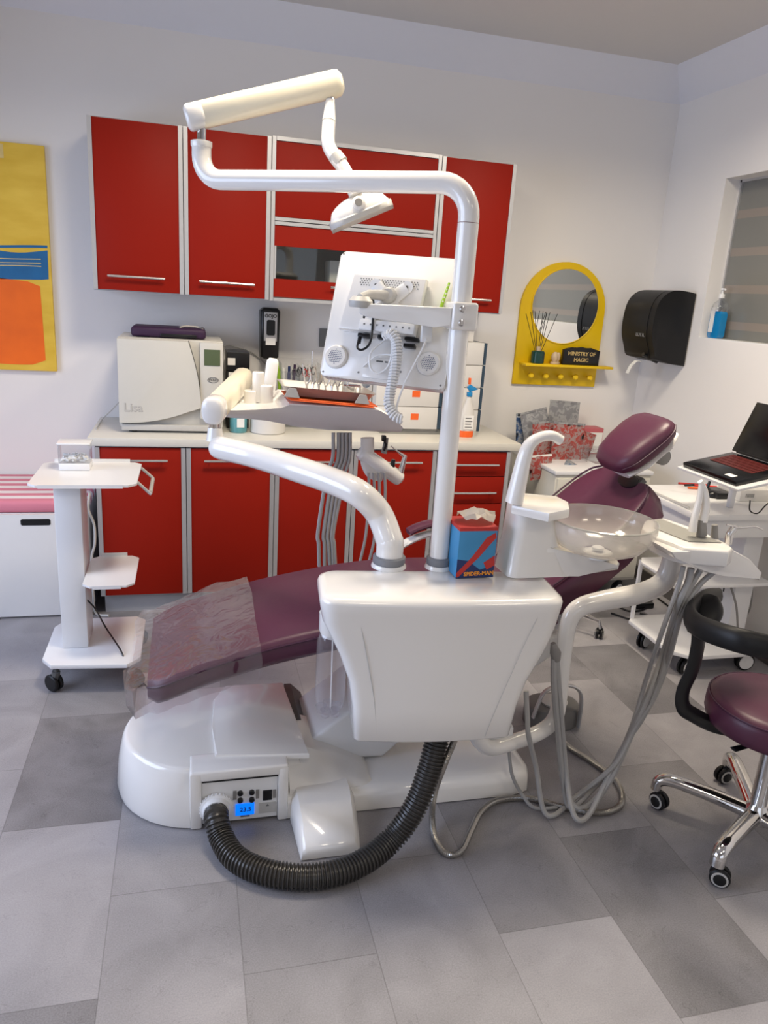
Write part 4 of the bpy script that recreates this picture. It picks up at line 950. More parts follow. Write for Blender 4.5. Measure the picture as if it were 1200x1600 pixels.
for k in range(7):
    x = .10+k*.024; pv = thing('pliers', 'steel pliers in the tray, %s of the row of seven' % ['leftmost', 'second from the left', 'third from the left', 'middle one', 'third from the right', 'second from the right', 'rightmost'][k], 'pliers', TF @ Vector((x, .10, -.02)), group='pliers in the steel tray')
    for s in (-1, 1):
        b = NB(); tube(b, smooth_path([TF @ Vector((x+s*.002, .10+.01*(k % 3), .0)), TF @ Vector((x+s*.012, .10+.01*(k % 3), .03)), TF @ Vector((x+s*.010-.012, .10, .075-.006*(k % 2)))], 4), .003, 6); obj('handle', b, 'steelbar', pv)
    b = NB(); tube(b, [TF @ Vector((x, .10+.01*(k % 3), .004)), TF @ Vector((x+.003, .10, -.03))], [.006, .002], 6); obj('jaw', b, 'steelbar', pv)
b = NB(); lathe(b, [(.03, -.028), (.036, -.02), (.038, .012), (.035, .014)], TF @ Vector((L-.075, .12, 0)), 20); single('steel_cup', b, 'chrome', 'small shiny steel cup at the right end of the steel tray', 'cup', TF @ Vector((L-.075, .12, -.02)))

# ================================================================== LIGHT POST AND LAMP
ol = thing('operating_light', 'white dental lamp on a tall bent post above the chair', 'lamp', LPp)
collar(ol, LPp, .0295)
R1 = .0285
top = A(741, 350, Y=LPp.y); LH = A(700, 282, Y=LPp.y).z
e0 = A(345, 282, Z=LH)
hd_ = Vector((e0.x-top.x, e0.y-top.y, 0)).normalized()
c0 = Vector((LPp.x, LPp.y, LH)); br_ = .085
b = NB(); tube(b, [LPp+Vector((0, 0, .036)), Vector((LPp.x, LPp.y, top.z))], R1*1.0, 24); obj('post', b, 'white', ol)
pts = [Vector((LPp.x, LPp.y, top.z+.0015)), Vector((LPp.x, LPp.y, LH-br_))]
for k in range(1, 9):
    a = PI/2*k/8; pts.append(Vector((LPp.x, LPp.y, LH-br_))+hd_*(br_*(1-math.cos(a)))+Vector((0, 0, br_*math.sin(a))))
Le = (Vector((e0.x, e0.y, 0))-Vector((LPp.x, LPp.y, 0))).length
pts.append(Vector((LPp.x, LPp.y, LH))+hd_*(Le*.5))
be = Vector((LPp.x, LPp.y, LH))+hd_*(Le-.005); pts.append(be)
for k in range(1, 9):
    a = PI/2*k/8; pts.append(be+hd_*(.065*math.sin(a))+Vector((0, 0, .065*(1-math.cos(a)))))
up_ = pts[-1]+Vector((0, 0, .035)); pts.append(up_)
b = NB(); tube(b, pts, R1, 24); obj('bent_arm', b, 'white', ol)
b = NB(); lathe(b, [(R1+.0015, -.012), (R1+.003, -.008), (R1+.003, .004), (R1-.002, .006)], up_, 24); obj('arm_ring', b, 'white', ol)
b = NB(); lathe(b, [(.013, .005), (.013, .05)], up_, 18); obj('pivot_pin', b, 'chrome', ol)
S0 = up_+Vector((0, 0, .075)); dist0 = (S0-CAM).dot(_f)
# spring arm to the right
best = None
for k in range(200):
    D = 1.7+k*.006; p = A(528, 130, D=D); l = (p-S0).length
    if best is None or abs(l-.50) < best[0]: best = (abs(l-.50), p)
S1 = A(524, 131, D=2.24)
sdv = (S1-S0).normalized()
b = NB(); capsule(b, S0+sdv*.0, S1, .035, .037); obj('spring_arm', b, 'cream', ol, angle=50)
b = NB(); capsule(b, S0-sdv*.035, S0-sdv*.001, .037, .037); obj('end_cap', b, 'white', ol, angle=50)
Dl = (S1-CAM).dot(_f)
def Lq(px, py, d=0): return A(px, py, D=Dl+d)
b = NB(); tube(b, [Lq(517, 145), Lq(516, 162)], .011, 14); obj('lamp_pin', b, 'chrome', ol)
b = NB(); tube(b, [Lq(516, 157), Lq(515, 172), Lq(514, 190)], [.014, .017, .021], 18); obj('joint_cone', b, 'white', ol)
b = NB(); tube(b, smooth_path([Lq(514, 191), Lq(513, 205), Lq(513, 225), Lq(520, 240), Lq(530, 252)], 5), .0205, 18); obj('joint_elbow', b, 'white', ol)
b = NB(); tube(b, smooth_path([Lq(524, 246), Lq(536, 262), Lq(548, 285), Lq(556, 305)], 5), .021, 16); obj('swivel_neck', b, 'white', ol)
b = NB(); tube(b, [Lq(523, 243), Lq(533, 255)], .023, 16); obj('neck_band', b, 'lightgrey', ol)
# lamp head (curved reflector shell)
Hc = Lq(561, 328, .03); hx_ = (Lq(612, 308)-Lq(512, 350)).normalized(); hy_ = Vector((.1, 1, .0)).normalized(); hy_ = (hy_-hx_*hy_.dot(hx_)).normalized(); hz_ = hx_.cross(hy_)
HM = Matrix(((hx_.x, hy_.x, hz_.x, Hc.x), (hx_.y, hy_.y, hz_.y, Hc.y), (hx_.z, hy_.z, hz_.z, Hc.z), (0, 0, 0, 1)))
wdh = .098
b = NB(); rs = []
for i in range(13):
    t = -1+2*i/12; w_ = max(.05, math.sqrt(1-t*t*.94)); zt = .05*(1-t*t)**.55 if abs(t) < 1 else 0
    sec = []
    for j in range(11):
        a = PI*j/10; sec.append(Vector((t*wdh, math.cos(a)*.055*w_, -.018+(.012+zt*1.0)*math.sin(a))))
    sec += [Vector((t*wdh, -.055*w_*.9, -.026)), Vector((t*wdh, .055*w_*.9, -.026))]
    rs.append([HM @ p for p in sec])
rings(b, rs); obj('lamp_shell', b, 'white', ol, angle=60)
b = NB(); rs = []
for i in range(13):
    t = -1+2*i/12; w_ = max(.05, math.sqrt(1-t*t*.94)); rs.append([HM @ Vector(p) for p in ((t*wdh*1.02, -.060*w_, -.024), (t*wdh*1.02, -.062*w_, -.010), (t*wdh*1.02, -.050*w_, -.004), (t*wdh*1.02, .05*w_, -.004), (t*wdh*1.02, .06*w_, -.020), (t*wdh*1.02, 0, -.034))])
rings(b, rs); obj('lamp_rim', b, 'lightgrey', ol, angle=60)
b = NB(); lathe(b, [(.020, 0), (.020, .016), (.014, .020)], HM @ Vector((0, -.035, .012)), 22, HM.to_3x3() @ Vector((0, -1, .25))); obj('joint_knob', b, 'white', ol)
b = NB(); lathe(b, [(.011, .020), (.011, .026)], HM @ Vector((0, -.035, .012)), 18, HM.to_3x3() @ Vector((0, -1, .25))); obj('joint_cap', b, 'grey', ol)

# ================================================================== MONITOR
MC = Vector((.705, -1.52, 1.556)); MRt = (Matrix.Rotation(-.55, 3, 'Z') @ Matrix.Rotation(-.33, 3, 'X') @ Matrix.Rotation(.02, 3, 'Y'))
mo = thing('patient_monitor', 'white flat patient monitor seen from behind, mounted on the post', 'monitor', MC, rot=MRt)
MW, MH = .188, .187
def mbx(b, x0, x1, z0, z1, y0, y1, r=.01, bev=.003): prism(b, rrect(x0, x1, z0, z1, r), lambda a, c, d: Vector((a, d, c)), y0, y1, bev)
b = NB(); mbx(b, -MW, MW, -MH, MH, 0, .045, .014, .006); obj('rear_shell', b, 'white', mo, local=True)
b = NB(); mbx(b, -MW+.012, MW-.012, -MH+.012, MH-.012, .0451, .047, .006, 0); obj('screen', b, 'screen', mo, local=True)
# raised box with vents
b = NB(); prism(b, [(-.143, -.052), (-.125, .112), (.092, .112), (.086, -.052)], lambda a, c, d: Vector((a, d, c)), -.034, -.0005, .008, 2); rb_ = obj('rear_box', b, 'white', mo, local=True)
b = NB()
for i in range(22):
    for j in range(4): x = -.10+i*.008+(j % 2)*.004; lathe(b, [(.0019, 0), (.0019, .0006)], (x, -.0342, .098-j*.006), 6, (0, -1, 0))
vh = obj('vent_holes', b, 'printgrey', rb_, local=True)
for cx_ in (-.145, .132):
    cz = -.128 if cx_ < 0 else -.118
    b = NB(); lathe(b, [(.035, 0), (.034, .006), (.030, .010), (.002, .010)], (cx_, -.0003, cz), 26, (0, -1, 0)); spk = obj('speaker_grille', b, 'white', mo, local=True)
    b = NB()
    for i in range(-4, 5):
        for j in range(-4, 5):
            x, zz = i*.0052+(j % 2)*.0026, j*.0052
            if x*x+zz*zz < .021**2: lathe(b, [(.0016, 0), (.0016, .0005)], (cx_+x, -.0103, cz+zz), 6, (0, -1, 0))
    obj('grille_holes', b, 'navycard', spk, local=True)
# vesa spider + ball joint
b = NB()
for sx_, sz_ in ((-1, 1), (1, 1), (-1, -1), (1, -1)):
    tube(b, [(-.005, -.040, .035), (-.005+sx_*.045, -.038, .035+sz_*.045)], [.022, .018], 14, sx=1, sy=.3, up=(0, 1, 0)); lathe(b, [(.018, 0), (.018, .005)], (-.005+sx_*.046, -.0345, .035+sz_*.046), 18, (0, -1, 0))
obj('mount_plate', b, 'white2', mo, local=True)
b = NB()
for sx_, sz_ in ((-1, 1), (1, 1), (-1, -1), (1, -1)): lathe(b, [(.004, 0), (.004, .0015)], (-.005+sx_*.046, -.0396, .035+sz_*.046), 10, (0, -1, 0))
obj('mount_screws', b, 'darkgrey', mo, local=True)
b = NB(); prism(b, rrect(-.078, .085, -.052, -.022, .004, 2), lambda a, c, d: Vector((a, d, c)), -.046, -.0345, .002); obj('port_strip', b, 'white2', mo, local=True)
b = NB()
for k in range(8): lathe(b, [(.0028, 0), (.0028, .0006)], (-.062+k*.019, -.0464, -.036), 8, (0, -1, 0))
obj('strip_marks', b, 'printgrey', mo, local=True)
b = NB()
for x0, x1, z0, z1 in ((-.085, -.05, -.066, -.056), (-.025, -.005, -.066, -.055), (.055, .095, -.062, -.054), (.055, .088, -.082, -.072)): box(b, (x0, -.022, z0), (x1, -.001, z1), .001)
obj('rear_ports', b, 'black', mo, local=True)
b = NB(); prism(b, rrect(-.055, .045, -.178, -.118, .004, 2), lambda a, c, d: Vector((a, d, c)), -.006, -.0003, .001); lb_ = obj('lower_cover', b, 'white', mo, local=True)
b = NB(); box(b, (-.02, -.0075, -.130), (.0, -.006, -.126)); box(b, (.006, -.0075, -.130), (.014, -.006, -.126)); obj('cover_slot', b, 'darkgrey', lb_, local=True)
b = NB()
for x, zz in ((-MW+.008, MH-.008), (MW-.012, -MH+.012), (-MW+.01, -MH+.012), (-.07, -.165), (.055, -.15)): lathe(b, [(.003, 0), (.003, .0008)], (x, -.0002, zz), 10, (0, -1, 0))
obj('case_screws', b, 'grey', mo, local=True)
for k in range(11):
    b = NB(); box(b, (-.175+k*.012, .004, -MH-.001), (-.169+k*.012, .02, -MH+.0005)); obj('lower_vent', b, 'seam', mo, local=True)
# arm from post to monitor
mw = lambda x, y, zz: Vector((x, y, zz))
P0 = A(713, 493, Y=LPp.y-.02); P1 = A(563, 484, D=(A(713, 493, Y=LPp.y-.02)-CAM).dot(_f)+.02)
ma = mo
d = (P1-P0).normalized(); sdd = d.cross(Vector((0, 0, 1))).normalized()
b = NB(); FM = frame(P0, d, Vector((0, 0, 1)))
Lm = (P1-P0).length
b2 = [(.012, -.032), (.012, .020), (Lm-.03, .018), (Lm, .006), (Lm, -.010), (Lm-.02, -.018), (.06, -.034)]
prism(b, b2, lambda a, c, dd: FM @ Vector((a, c, dd)), -.022, .022, .006, 2); obj('swing_arm', b, 'white', ma)
q = P1+Vector((0, 0, .012)); b = NB(); lathe(b, [(.030, -.006), (.033, .0), (.033, .012), (.022, .024)], q, 22); obj('pivot_cap', b, 'lightgrey', ma)
mj = mo.matrix_world @ Vector((-.005, -.05, .04)) if 0 else (WORLD[mo] @ Vector((-.005, -.045, .05)))
b = NB(); tube(b, [q+Vector((.0, .01, .02)), q+Vector((.03, .03, .03)), mj], [.012, .013, .016], 14); lathe(b, [(.020, -.01), (.024, 0), (.024, .010), (.016, .016)], mj, 18, (WORLD[mo].to_3x3() @ Vector((0, -1, 0)))); obj('tilt_joint', b, 'lightgrey', ma)
pc_ = Vector((LPp.x, LPp.y, P0.z))
b = NB(); box(b, (-.036, -.046, -.038), (.036, .034, .036), .008, 3, Matrix.Translation(pc_)); obj('post_clamp', b, 'white', ma)
for dz_ in (.018, -.018):
    b = NB(); lathe(b, [(.009, 0), (.009, .004), (.0055, .005), (.0055, .009)], pc_+Vector((-.012, -.046, dz_)), 12, (0, -1, 0)); obj('clamp_bolt', b, 'chrome', ma)
# cables at the back of the monitor
def ml(x, y, zz): return WORLD[mo] @ Vector((x, y, zz))
b = NB(); cp = smooth_path([ml(.0, -.03, -.062), ml(.025, -.045, -.058), ml(.045, -.05, -.085), ml(.052, -.05, -.13), ml(.052, -.05, -.18), ml(.05, -.05, -.225), ml(.055, -.05, -.26), ml(.075, -.045, -.285), ml(.095, -.04, -.29)], 8)
cp = resample(cp, .0012); n = len(cp)
hel = []; nrm = Vector((0, 1, 0))
for i, p in enumerate(cp):
    t = (cp[min(i+1, n-1)]-cp[max(i-1, 0)]).normalized(); nrm = (nrm-t*nrm.dot(t)).normalized(); bb_ = t.cross(nrm); a = i*.0012/.0085*2*PI
    hel.append(p+(nrm*math.cos(a)+bb_*math.sin(a))*.0125)
tube(b, hel, .0038, 6); cc = single('coiled_cable', b, 'white2', 'thick coiled white cable hanging from the back of the monitor', 'cable', cp[-1])
b = NB(); tube(b, cp, .009, 8); obj('cable_core', b, 'white2', cc)
b = NB(); tube(b, smooth_path([ml(-.078, -.014, -.060), ml(-.076, -.03, -.10), ml(-.055, -.04, -.108), ml(-.035, -.045, -.085), ml(-.038, -.05, -.02), ml(-.045, -.06, .03), P1+Vector((.01, -.005, -.02))]), .0035, 8); tube(b, [ml(-.08, -.012, -.055), ml(-.078, -.018, -.085)], .006, 8); single('power_lead', b, 'black', 'black lead looped at the back of the monitor', 'cable', ml(-.078, -.014, -.06))
b = NB(); tube(b, smooth_path([ml(.005, -.02, -.062), ml(-.03, -.035, -.11), ml(-.025, -.035, -.155), ml(.0, -.03, -.168), ml(.025, -.03, -.145), ml(.03, -.035, -.10), ml(.02, -.03, -.066)]), .0032, 8)
tube(b, smooth_path([ml(-.055, -.01, -.15), ml(-.02, -.02, -.118), ml(.02, -.03, -.112), ml(.05, -.04, -.12)]), .0025, 8); single('signal_cable', b, 'white2', 'thin white cable loops at the back of the monitor', 'cable', ml(.0, -.03, -.17))
b = NB(); tube(b, smooth_path([ml(.12, -.03, -.058), ml(.118, -.045, -.09), ml(.10, -.05, -.15), ml(.085, -.05, -.20), ml(.075, -.045, -.26), ml(.09, -.04, -.285)]), .003, 8)
q = ml(.115, -.03, -.03); box(b, (-.014, -.010, -.035), (.016, .010, .03), .003, 2, Matrix.Translation(q)); single('thin_cable', b, 'white2', 'straight thin white cable hanging right of the coiled cable', 'cable', ml(.12, -.03, -.06))
q0 = A(690, 476, D=2.1); q1 = A(702, 442, D=2.1)
b = NB(); tube(b, [q0+Vector((0, .005, -.01)), q1], [.010, .006], 12, sx=1, sy=.5); single('green_brush', b, 'green', 'lime green holder with white dots at the right edge of the monitor', 'holder', q0)
# dots
gb = [o for o in COL.objects if o.name.startswith('green_brush')][0]; b = NB()
for k in range(5): lathe(b, [(.0026, 0), (.0026, .001)], (q0.lerp(q1, .15+.18*k))+Vector((-.001, -.004, 0)), 8, (0, -1, 0))
obj('white_dots', b, 'paper', gb)

# ================================================================== CUSPIDOR
CQ = A(835, 905, Z=.842)+Vector((0, .07, 0))
cs = thing('cuspidor_column', 'white spittoon column with a cup filler spout on the unit', 'spittoon', CQ)
def V3(px, py, y): return A(px, py, Y=y)
cy0, cy1 = CQ.y-.058, CQ.y+.075
lvl = []
for (pl, pr2, py) in ((783, 884, 911), (785, 880, 895), (790, 872, 868), (796, 866, 840), (800, 862, 815), (803, 860, 795), (805, 858, 785)):
    a_ = A(pl, py, Y=cy0+.05); c_ = A(pr2, py-4, Y=cy0+.05); lvl.append((max(a_.z, .8425), a_.x, c_.x))
zz0 = lvl[0][0]
b = NB(); rs = []
for i, (z, xl, xr_) in enumerate(lvl):
    z = max(z, .8415) if i else .8415
    rs.append([Vector((x, y, z)) for x, y in rrect(xl, xr_, cy0+.01*(i/6), cy1-.01*(i/6), .028, 4)])
rings(b, rs); obj('column', b, 'white', cs, angle=50)
# bowl support shelf
sh_ = [A(850, 905, Y=-1.76), A(905, 901, Y=-1.76), A(968, 892, Y=-1.76), A(971, 882, Y=-1.76), A(968, 878, Y=-1.76), A(900, 872, Y=-1.76), A(862, 850, Y=-1.76), A(850, 855, Y=-1.76)]
b = NB(); prism(b, [(p.x, p.z) for p in sh_], XZ, cy0+.004, cy0+.12, .012, 3); obj('bowl_support', b, 'white', cs)
# top shelf
ts = [A(808, 770, Z=1.06), A(800, 790, Z=1.06), A(858, 803, Z=1.06), A(890, 796, Z=1.06), A(888, 785, Z=1.06), A(870, 776, Z=1.06)]
b = NB(); prism(b, [(p.x, p.y) for p in ts], XY, 1.035, 1.062, .004, 2); obj('top_shelf', b, 'white', cs)
# spout
spz = -1.74
b = NB(); spt = smooth_path([A(803, 785, Y=spz), A(812, 745, Y=spz), A(820, 712, Y=spz), A(829, 693, Y=spz), A(845, 683, Y=spz), A(862, 681, Y=spz), A(876, 688, Y=spz)], 5); tube(b, spt, [.029-.012*min(1, 1.6*k/(len(spt)-1)) for k in range(len(spt))], 16, sx=1, sy=.9); obj('filler_spout', b, 'white', cs)
# glass bowl
BC = A(941, 813, Y=-1.74); 
bw = thing('glass_bowl', 'round smoky glass spittoon bowl beside the white column', 'bowl', (BC.x, BC.y, .89))
zr = A(941, 845, Y=-1.74-.15).z
Rb = .162; zr = BC.z+.002
pf_ = [(.045, -.100), (.09, -.097), (.13, -.078), (.153, -.048), (.163, -.018), (Rb, .0), (Rb+.003, .004), (Rb-.002, .006), (.158, -.02), (.148, -.046), (.126, -.074), (.088, -.092), (.04, -.095)]
b = NB(); lathe(b, pf_, (BC.x, BC.y, zr), 48, cap=False); obj('bowl', b, 'frost', bw)
b = NB(); tube(b, [Vector((BC.x+Rb*math.cos(a), BC.y+Rb*math.sin(a), zr+.003)) for a in [2*PI*k/48 for k in range(49)]], .0028, 6); obj('rim', b, 'glass', bw)
b = NB(); lathe(b, [(.018, -.094), (.018, -.087), (.010, -.083)], (BC.x, BC.y, zr), 18); lathe(b, [(.04, -.118), (.045, -.101)], (BC.x, BC.y, zr), 20); obj('drain', b, 'white2', bw)
# tissue box
tx0, tx1, ty0, ty1 = .888, 1.005, -1.745, -1.63
tz0, tz1 = .8415, .995
tbx = thing('tissue_box', 'cube tissue box with red top and blue printed sides on the unit', 'tissue box', ((tx0+tx1)/2, (ty0+ty1)/2, tz0))
b = NB(); box(b, (tx0, ty0, tz0), (tx1, ty1, tz1), .001); obj('carton', b, 'bluecard', tbx)
b = NB(); box(b, (tx0-.0005, ty0-.0005, tz1-.010), (tx1+.0005, ty1+.0005, tz1+.001), .0005); obj('red_top', b, 'redcard', tbx)
def blob(pts, m, nm, off): 
    b = NB(); prism(b, [(tx0+(tx1-tx0)*u, tz0+(tz1-tz0)*v) for u, v in pts], XZ, ty0-off, ty0-.0001); obj(nm, b, m, tbx)
blob([(0, 0), (1, 0), (1, .24), (.62, .16), (.3, .34), (0, .38)], 'navycard', 'dark_print', .0006)
blob([(.0, .10), (.38, .42), (.72, .80), (.95, .90), (.98, .80), (.80, .64), (.55, .40), (.06, .02), (0, .02)], 'redcard', 'red_print', .0009)
blob([(.70, .30), (.98, .44), (1, .24), (.8, .16)], 'redcard', 'red_print', .0009)
text('SPIDER-MAN', .0165, frame((tx0+.070, ty0-.0014, tz0+.013), (1, 0, .03), (0, 0, 1)), 'orangeprint', tbx, bold=.0006)
def crumple(c, rx, ry, rz_, seed, n=7, m=9, lim=.35):
    rr = random.Random(seed); b = NB(); g = []
    for i in range(n):
        row = []
        for j in range(m):
            u, v = i/(n-1)*2-1, j/(m-1)*2-1
            row.append(b.verts.new(Vector(c)+Vector((u*rx*(1-.25*v*v), v*ry*(1-.25*u*u), rz_*(1-.7*(u*u+v*v)/1.5)+rr.uniform(-lim, lim)*rz_))))
        g.append(row)
    for i in range(n-1):
        for j in range(m-1): b.faces.new((g[i][j], g[i+1][j], g[i+1][j+1], g[i][j+1]))
    r = bmesh.ops.solidify(b, geom=b.faces[:], thickness=.0012); return b
b = crumple(((tx0+tx1)/2+.010, (ty0+ty1)/2, tz1+.012), .058, .045, .024, 5)
single('paper_tissue', b, 'tissue', 'crumpled white tissue coming out of the tissue box', 'tissue', ((tx0+tx1)/2, (ty0+ty1)/2, tz1), angle=25)

# ================================================================== ASSISTANT ARM AND TRAY
yA = -1.66
aa = thing('assistant_unit', 'bent white tube arm from under the unit with a wedge shaped tray', 'dental unit', A(745, 1155, Y=-1.70))
pts = [Vector(A(742, 1120, Y=-1.70)), A(745, 1150, Y=-1.70), A(765, 1168, Y=-1.70), A(800, 1160, Y=-1.69), A(845, 1143, Y=-1.67), A(868, 1120, Y=-1.66), A(875, 1080, Y=-1.66), A(881, 1020, Y=-1.66), A(889, 972, Y=-1.66), A(905, 950, Y=-1.66), A(940, 939, Y=-1.66), A(1000, 927, Y=-1.66), A(1035, 910, Y=-1.66), A(1050, 880, Y=-1.66), A(1054, 852, Y=-1.66)]
sp_ = smooth_path(pts, 7); n = len(sp_)
b = NB(); tube(b, sp_, [.026+.008*min(1, max(0, (k/n-.5)*4)) for k in range(n)], 20); obj('tube_arm', b, 'white', aa)
b = NB(); box(b, (-.05, -.03, 0), (.05, .05, .05), .012, 2, Matrix.Translation(A(775, 1150, Y=-1.66))); obj('mount_block', b, 'white2', aa)
at_ = aa
zt = .955
def Q(px, py, z=zt): return A(px, py, Z=z)
outer = [Q(1010, 806), Q(1034, 807), Q(1090, 828), Q(1139, 849), Q(1146, 856), Q(1139, 861), Q(1068, 855), Q(1052, 849), Q(1018, 836), Q(1003, 824)]
b = NB(); prism(b, [(p.x, p.y) for p in outer], XY, zt-.055, zt, .010, 3); obj('tray_body', b, 'white', at_)
inner = [Q(1026, 813), Q(1035, 813), Q(1127, 849), Q(1076, 847), Q(1064, 843), Q(1022, 826)]
b = NB(); prism(b, [(p.x, p.y) for p in inner], XY, zt+.0005, zt+.0035); obj('tray_inset', b, 'insetgrey', at_)
# lower deep body & beak
yb_ = A(1105, 857, Z=zt).y+.008
lo = [A(1050, 856, Y=yb_), A(1056, 874, Y=yb_), A(1078, 882, Y=yb_), A(1100, 894, Y=yb_), A(1130, 900, Y=yb_), A(1178, 902, Y=yb_), A(1187, 907, Y=yb_), A(1191, 895, Y=yb_), A(1172, 874, Y=yb_), A(1146, 859, Y=yb_), A(1120, 856, Y=yb_)]
b = NB(); prism(b, [(p.x, min(p.z, zt-.011)) for p in lo], XZ, yb_, yb_+.11, .004, 2); obj('holder_body', b, 'white', at_)
def hp(pts, rr, mm, nm='suction_handle'):
    b = NB(); sp_ = smooth_path(pts, 5); n = len(sp_); tube(b, sp_, [rr[0]+(rr[1]-rr[0])*k/(n-1) for k in range(n)], 14); return obj(nm, b, mm, at_)
yh = yb_+.09
hp([A(1082, 830, Y=yh), A(1086, 805, Y=yh), A(1093, 780, Y=yh), A(1096, 757, Y=yh)], (.013, .008), 'white')
hp([A(1098, 815, Y=yh), A(1103, 790, Y=yh), A(1100, 765, Y=yh), A(1094, 752, Y=yh)], (.014, .008), 'white')
hp([A(1096, 836, Y=yh), A(1097, 812, Y=yh)], (.016, .012), 'grey', 'handle_base')
hp([A(1116, 842, Y=yh), A(1117, 820, Y=yh)], (.012, .009), 'grey', 'handle_base')
hp([A(1138, 850, Y=yh), A(1140, 835, Y=yh), A(1147, 825, Y=yh)], (.011, .012), 'steelbar', 'syringe_body')
hp([A(1147, 825, Y=yh), A(1165, 824, Y=yh), A(1180, 823, Y=yh), A(1192, 828, Y=yh)], (.004, .002), 'steelbar', 'syringe_tip')
hp([A(1135, 820, Y=yh), A(1150, 823, Y=yh)], (.003, .003), 'steelbar', 'syringe_lever')
# hoses from the tray looping down
def H(l, r, lab, mm='greytube'):
    return gt([Vector(p) for p in l], r, lab, mm, name='suction_hose', grp='grey hoses of the assistant tray')
ys = yb_+.04
H([A(1068, 885, Y=ys), A(1060, 915, Y=ys), A(1035, 985, Y=ys), A(1010, 1060, Y=-1.72), A(985, 1140, Y=-1.74), A(955, 1200, Y=-1.74), A(920, 1240, Y=-1.74), A(893, 1262, Z=.02), A(882, 1240, Z=.06), A(876, 1150, Y=-1.72), A(868, 1060, Y=-1.74), A(864, 1030, Y=-1.74)], .0075, 'thin grey hose falling straight from the tray underside')
H([A(1080, 888, Y=ys), A(1075, 910, Y=ys), A(1058, 950, Y=ys), A(1040, 1010, Y=-1.68), A(1015, 1080, Y=-1.72), A(985, 1150, Y=-1.76), A(955, 1215, Y=-1.78), A(925, 1255, Z=.03), A(900, 1262, Z=.02), A(882, 1230, Y=-1.74), A(872, 1140, Y=-1.73), A(866, 1070, Y=-1.74), A(866, 1028, Y=-1.74)], .011, 'thick grey hose nearest the post of the tray')
H([A(1094, 891, Y=ys), A(1080, 915, Y=ys), A(1062, 952, Y=ys), A(1045, 1010, Y=-1.70), A(1030, 1065, Y=-1.72), A(1005, 1120, Y=-1.74), A(975, 1165, Y=-1.76), A(945, 1225, Y=-1.78), A(922, 1270, Z=.025), A(905, 1282, Z=.02), A(893, 1262, Z=.05), A(884, 1200, Y=-1.74), A(874, 1080, Y=-1.74), A(870, 1030, Y=-1.74)], .009, 'grey hose in the middle of the tray bundle')
H([A(1116, 893, Y=ys), A(1092, 915, Y=ys), A(1066, 955, Y=ys), A(1045, 1030, Y=-1.71), A(1022, 1090, Y=-1.73), A(990, 1140, Y=-1.76), A(960, 1195, Y=-1.78), A(900, 1245, Z=.03), A(865, 1274, Z=.016), A(848, 1262, Z=.04), A(838, 1200, Y=-1.74), A(826, 1150, Y=-1.75), A(824, 1120, Y=-1.74), A(822, 1080, Y=-1.72)], .0085, 'grey hose at the right of the tray bundle')
H([A(795, 1170, Y=-1.70), A(800, 1210, Y=-1.70), A(815, 1240, Z=.04), A(835, 1262, Z=.012), A(870, 1262, Z=.01)], .006, 'short thin grey hose hanging under the unit')
b = NB(); tube(b, [A(864, 1005, Y=-1.74), A(868, 1020, Y=-1.74), A(869, 1032, Y=-1.74)], [.008, .018, .013], 12); single('hose_clip', b, 'grey', 'grey hose clip at the right edge of the white unit body', 'clip', A(868, 1020, Y=-1.74))

# corrugated hose
hp0 = A(338, 1262, Y=jy+.004)
cpts = [Vector((hp0.x, jy-.02, hp0.z)), A(338, 1280, Y=jy-.06), A(346, 1308, Z=.052), A(365, 1338, Z=.040), A(400, 1358, Z=.038), A(450, 1369, Z=.038), A(510, 1367, Z=.038), A(565, 1348, Z=.042), A(612, 1312, Z=.07), A(648, 1262, Y=-1.86), A(670, 1205, Y=-1.83), A(684, 1150, Y=-1.80), A(688, 1128, Y=-1.79)]
cp = resample(smooth_path(cpts, 10), .0028); n = len(cp)
b = NB(); tube(b, cp, [.037 if (i % 4) in (0, 1) else .0305 for i in range(n)], 20)
hz = single('corrugated_hose', b, 'hose', 'thick black corrugated hose curving over the floor', 'hose', cp[n//3], angle=20)
b = NB(); lathe(b, [(.046, -.004), (.050, .002), (.050, .012), (.044, .016), (.040, .030), (.036, .032)], (hp0.x, jy+.008, hp0.z), 36, (0, -1, 0))
for k in range(28): a = 2*PI*k/28; lathe(b, [(.003, 0), (.003, .008)], Vector((hp0.x+.050*math.cos(a), jy+.004, hp0.z+.050*math.sin(a))), 6, (0, -1, 0))
obj('hose_socket', b, 'white2', ch)
# steel braided hose
cpts = [A(712, 1128, Y=-1.80), A(712, 1150, Y=-1.80), A(696, 1190, Y=-1.83), A(680, 1235, Z=.12), A(675, 1275, Z=.04), A(680, 1310, Z=.014), A(697, 1334, Z=.012), A(720, 1330, Z=.012), A(735, 1300, Z=.012), A(752, 1268, Z=.012), A(780, 1250, Z=.012), A(830, 1248, Z=.012), A(875, 1260, Z=.012), A(930, 1270, Z=.012), A(965, 1262, Z=.012), A(972, 1242, Z=.012), A(958, 1215, Z=.012), A(925, 1190, Z=.012), A(890, 1168, Z=.012), A(872, 1150, Z=.012)]
cp = resample(smooth_path(cpts, 10), .002); n = len(cp)
b = NB(); tube(b, cp, [.0105 if i % 2 else .0092 for i in range(n)], 12); single('steel_hose', b, 'hose_steel', 'flexible braided steel hose winding over the floor', 'hose', cp[n//2], angle=20)

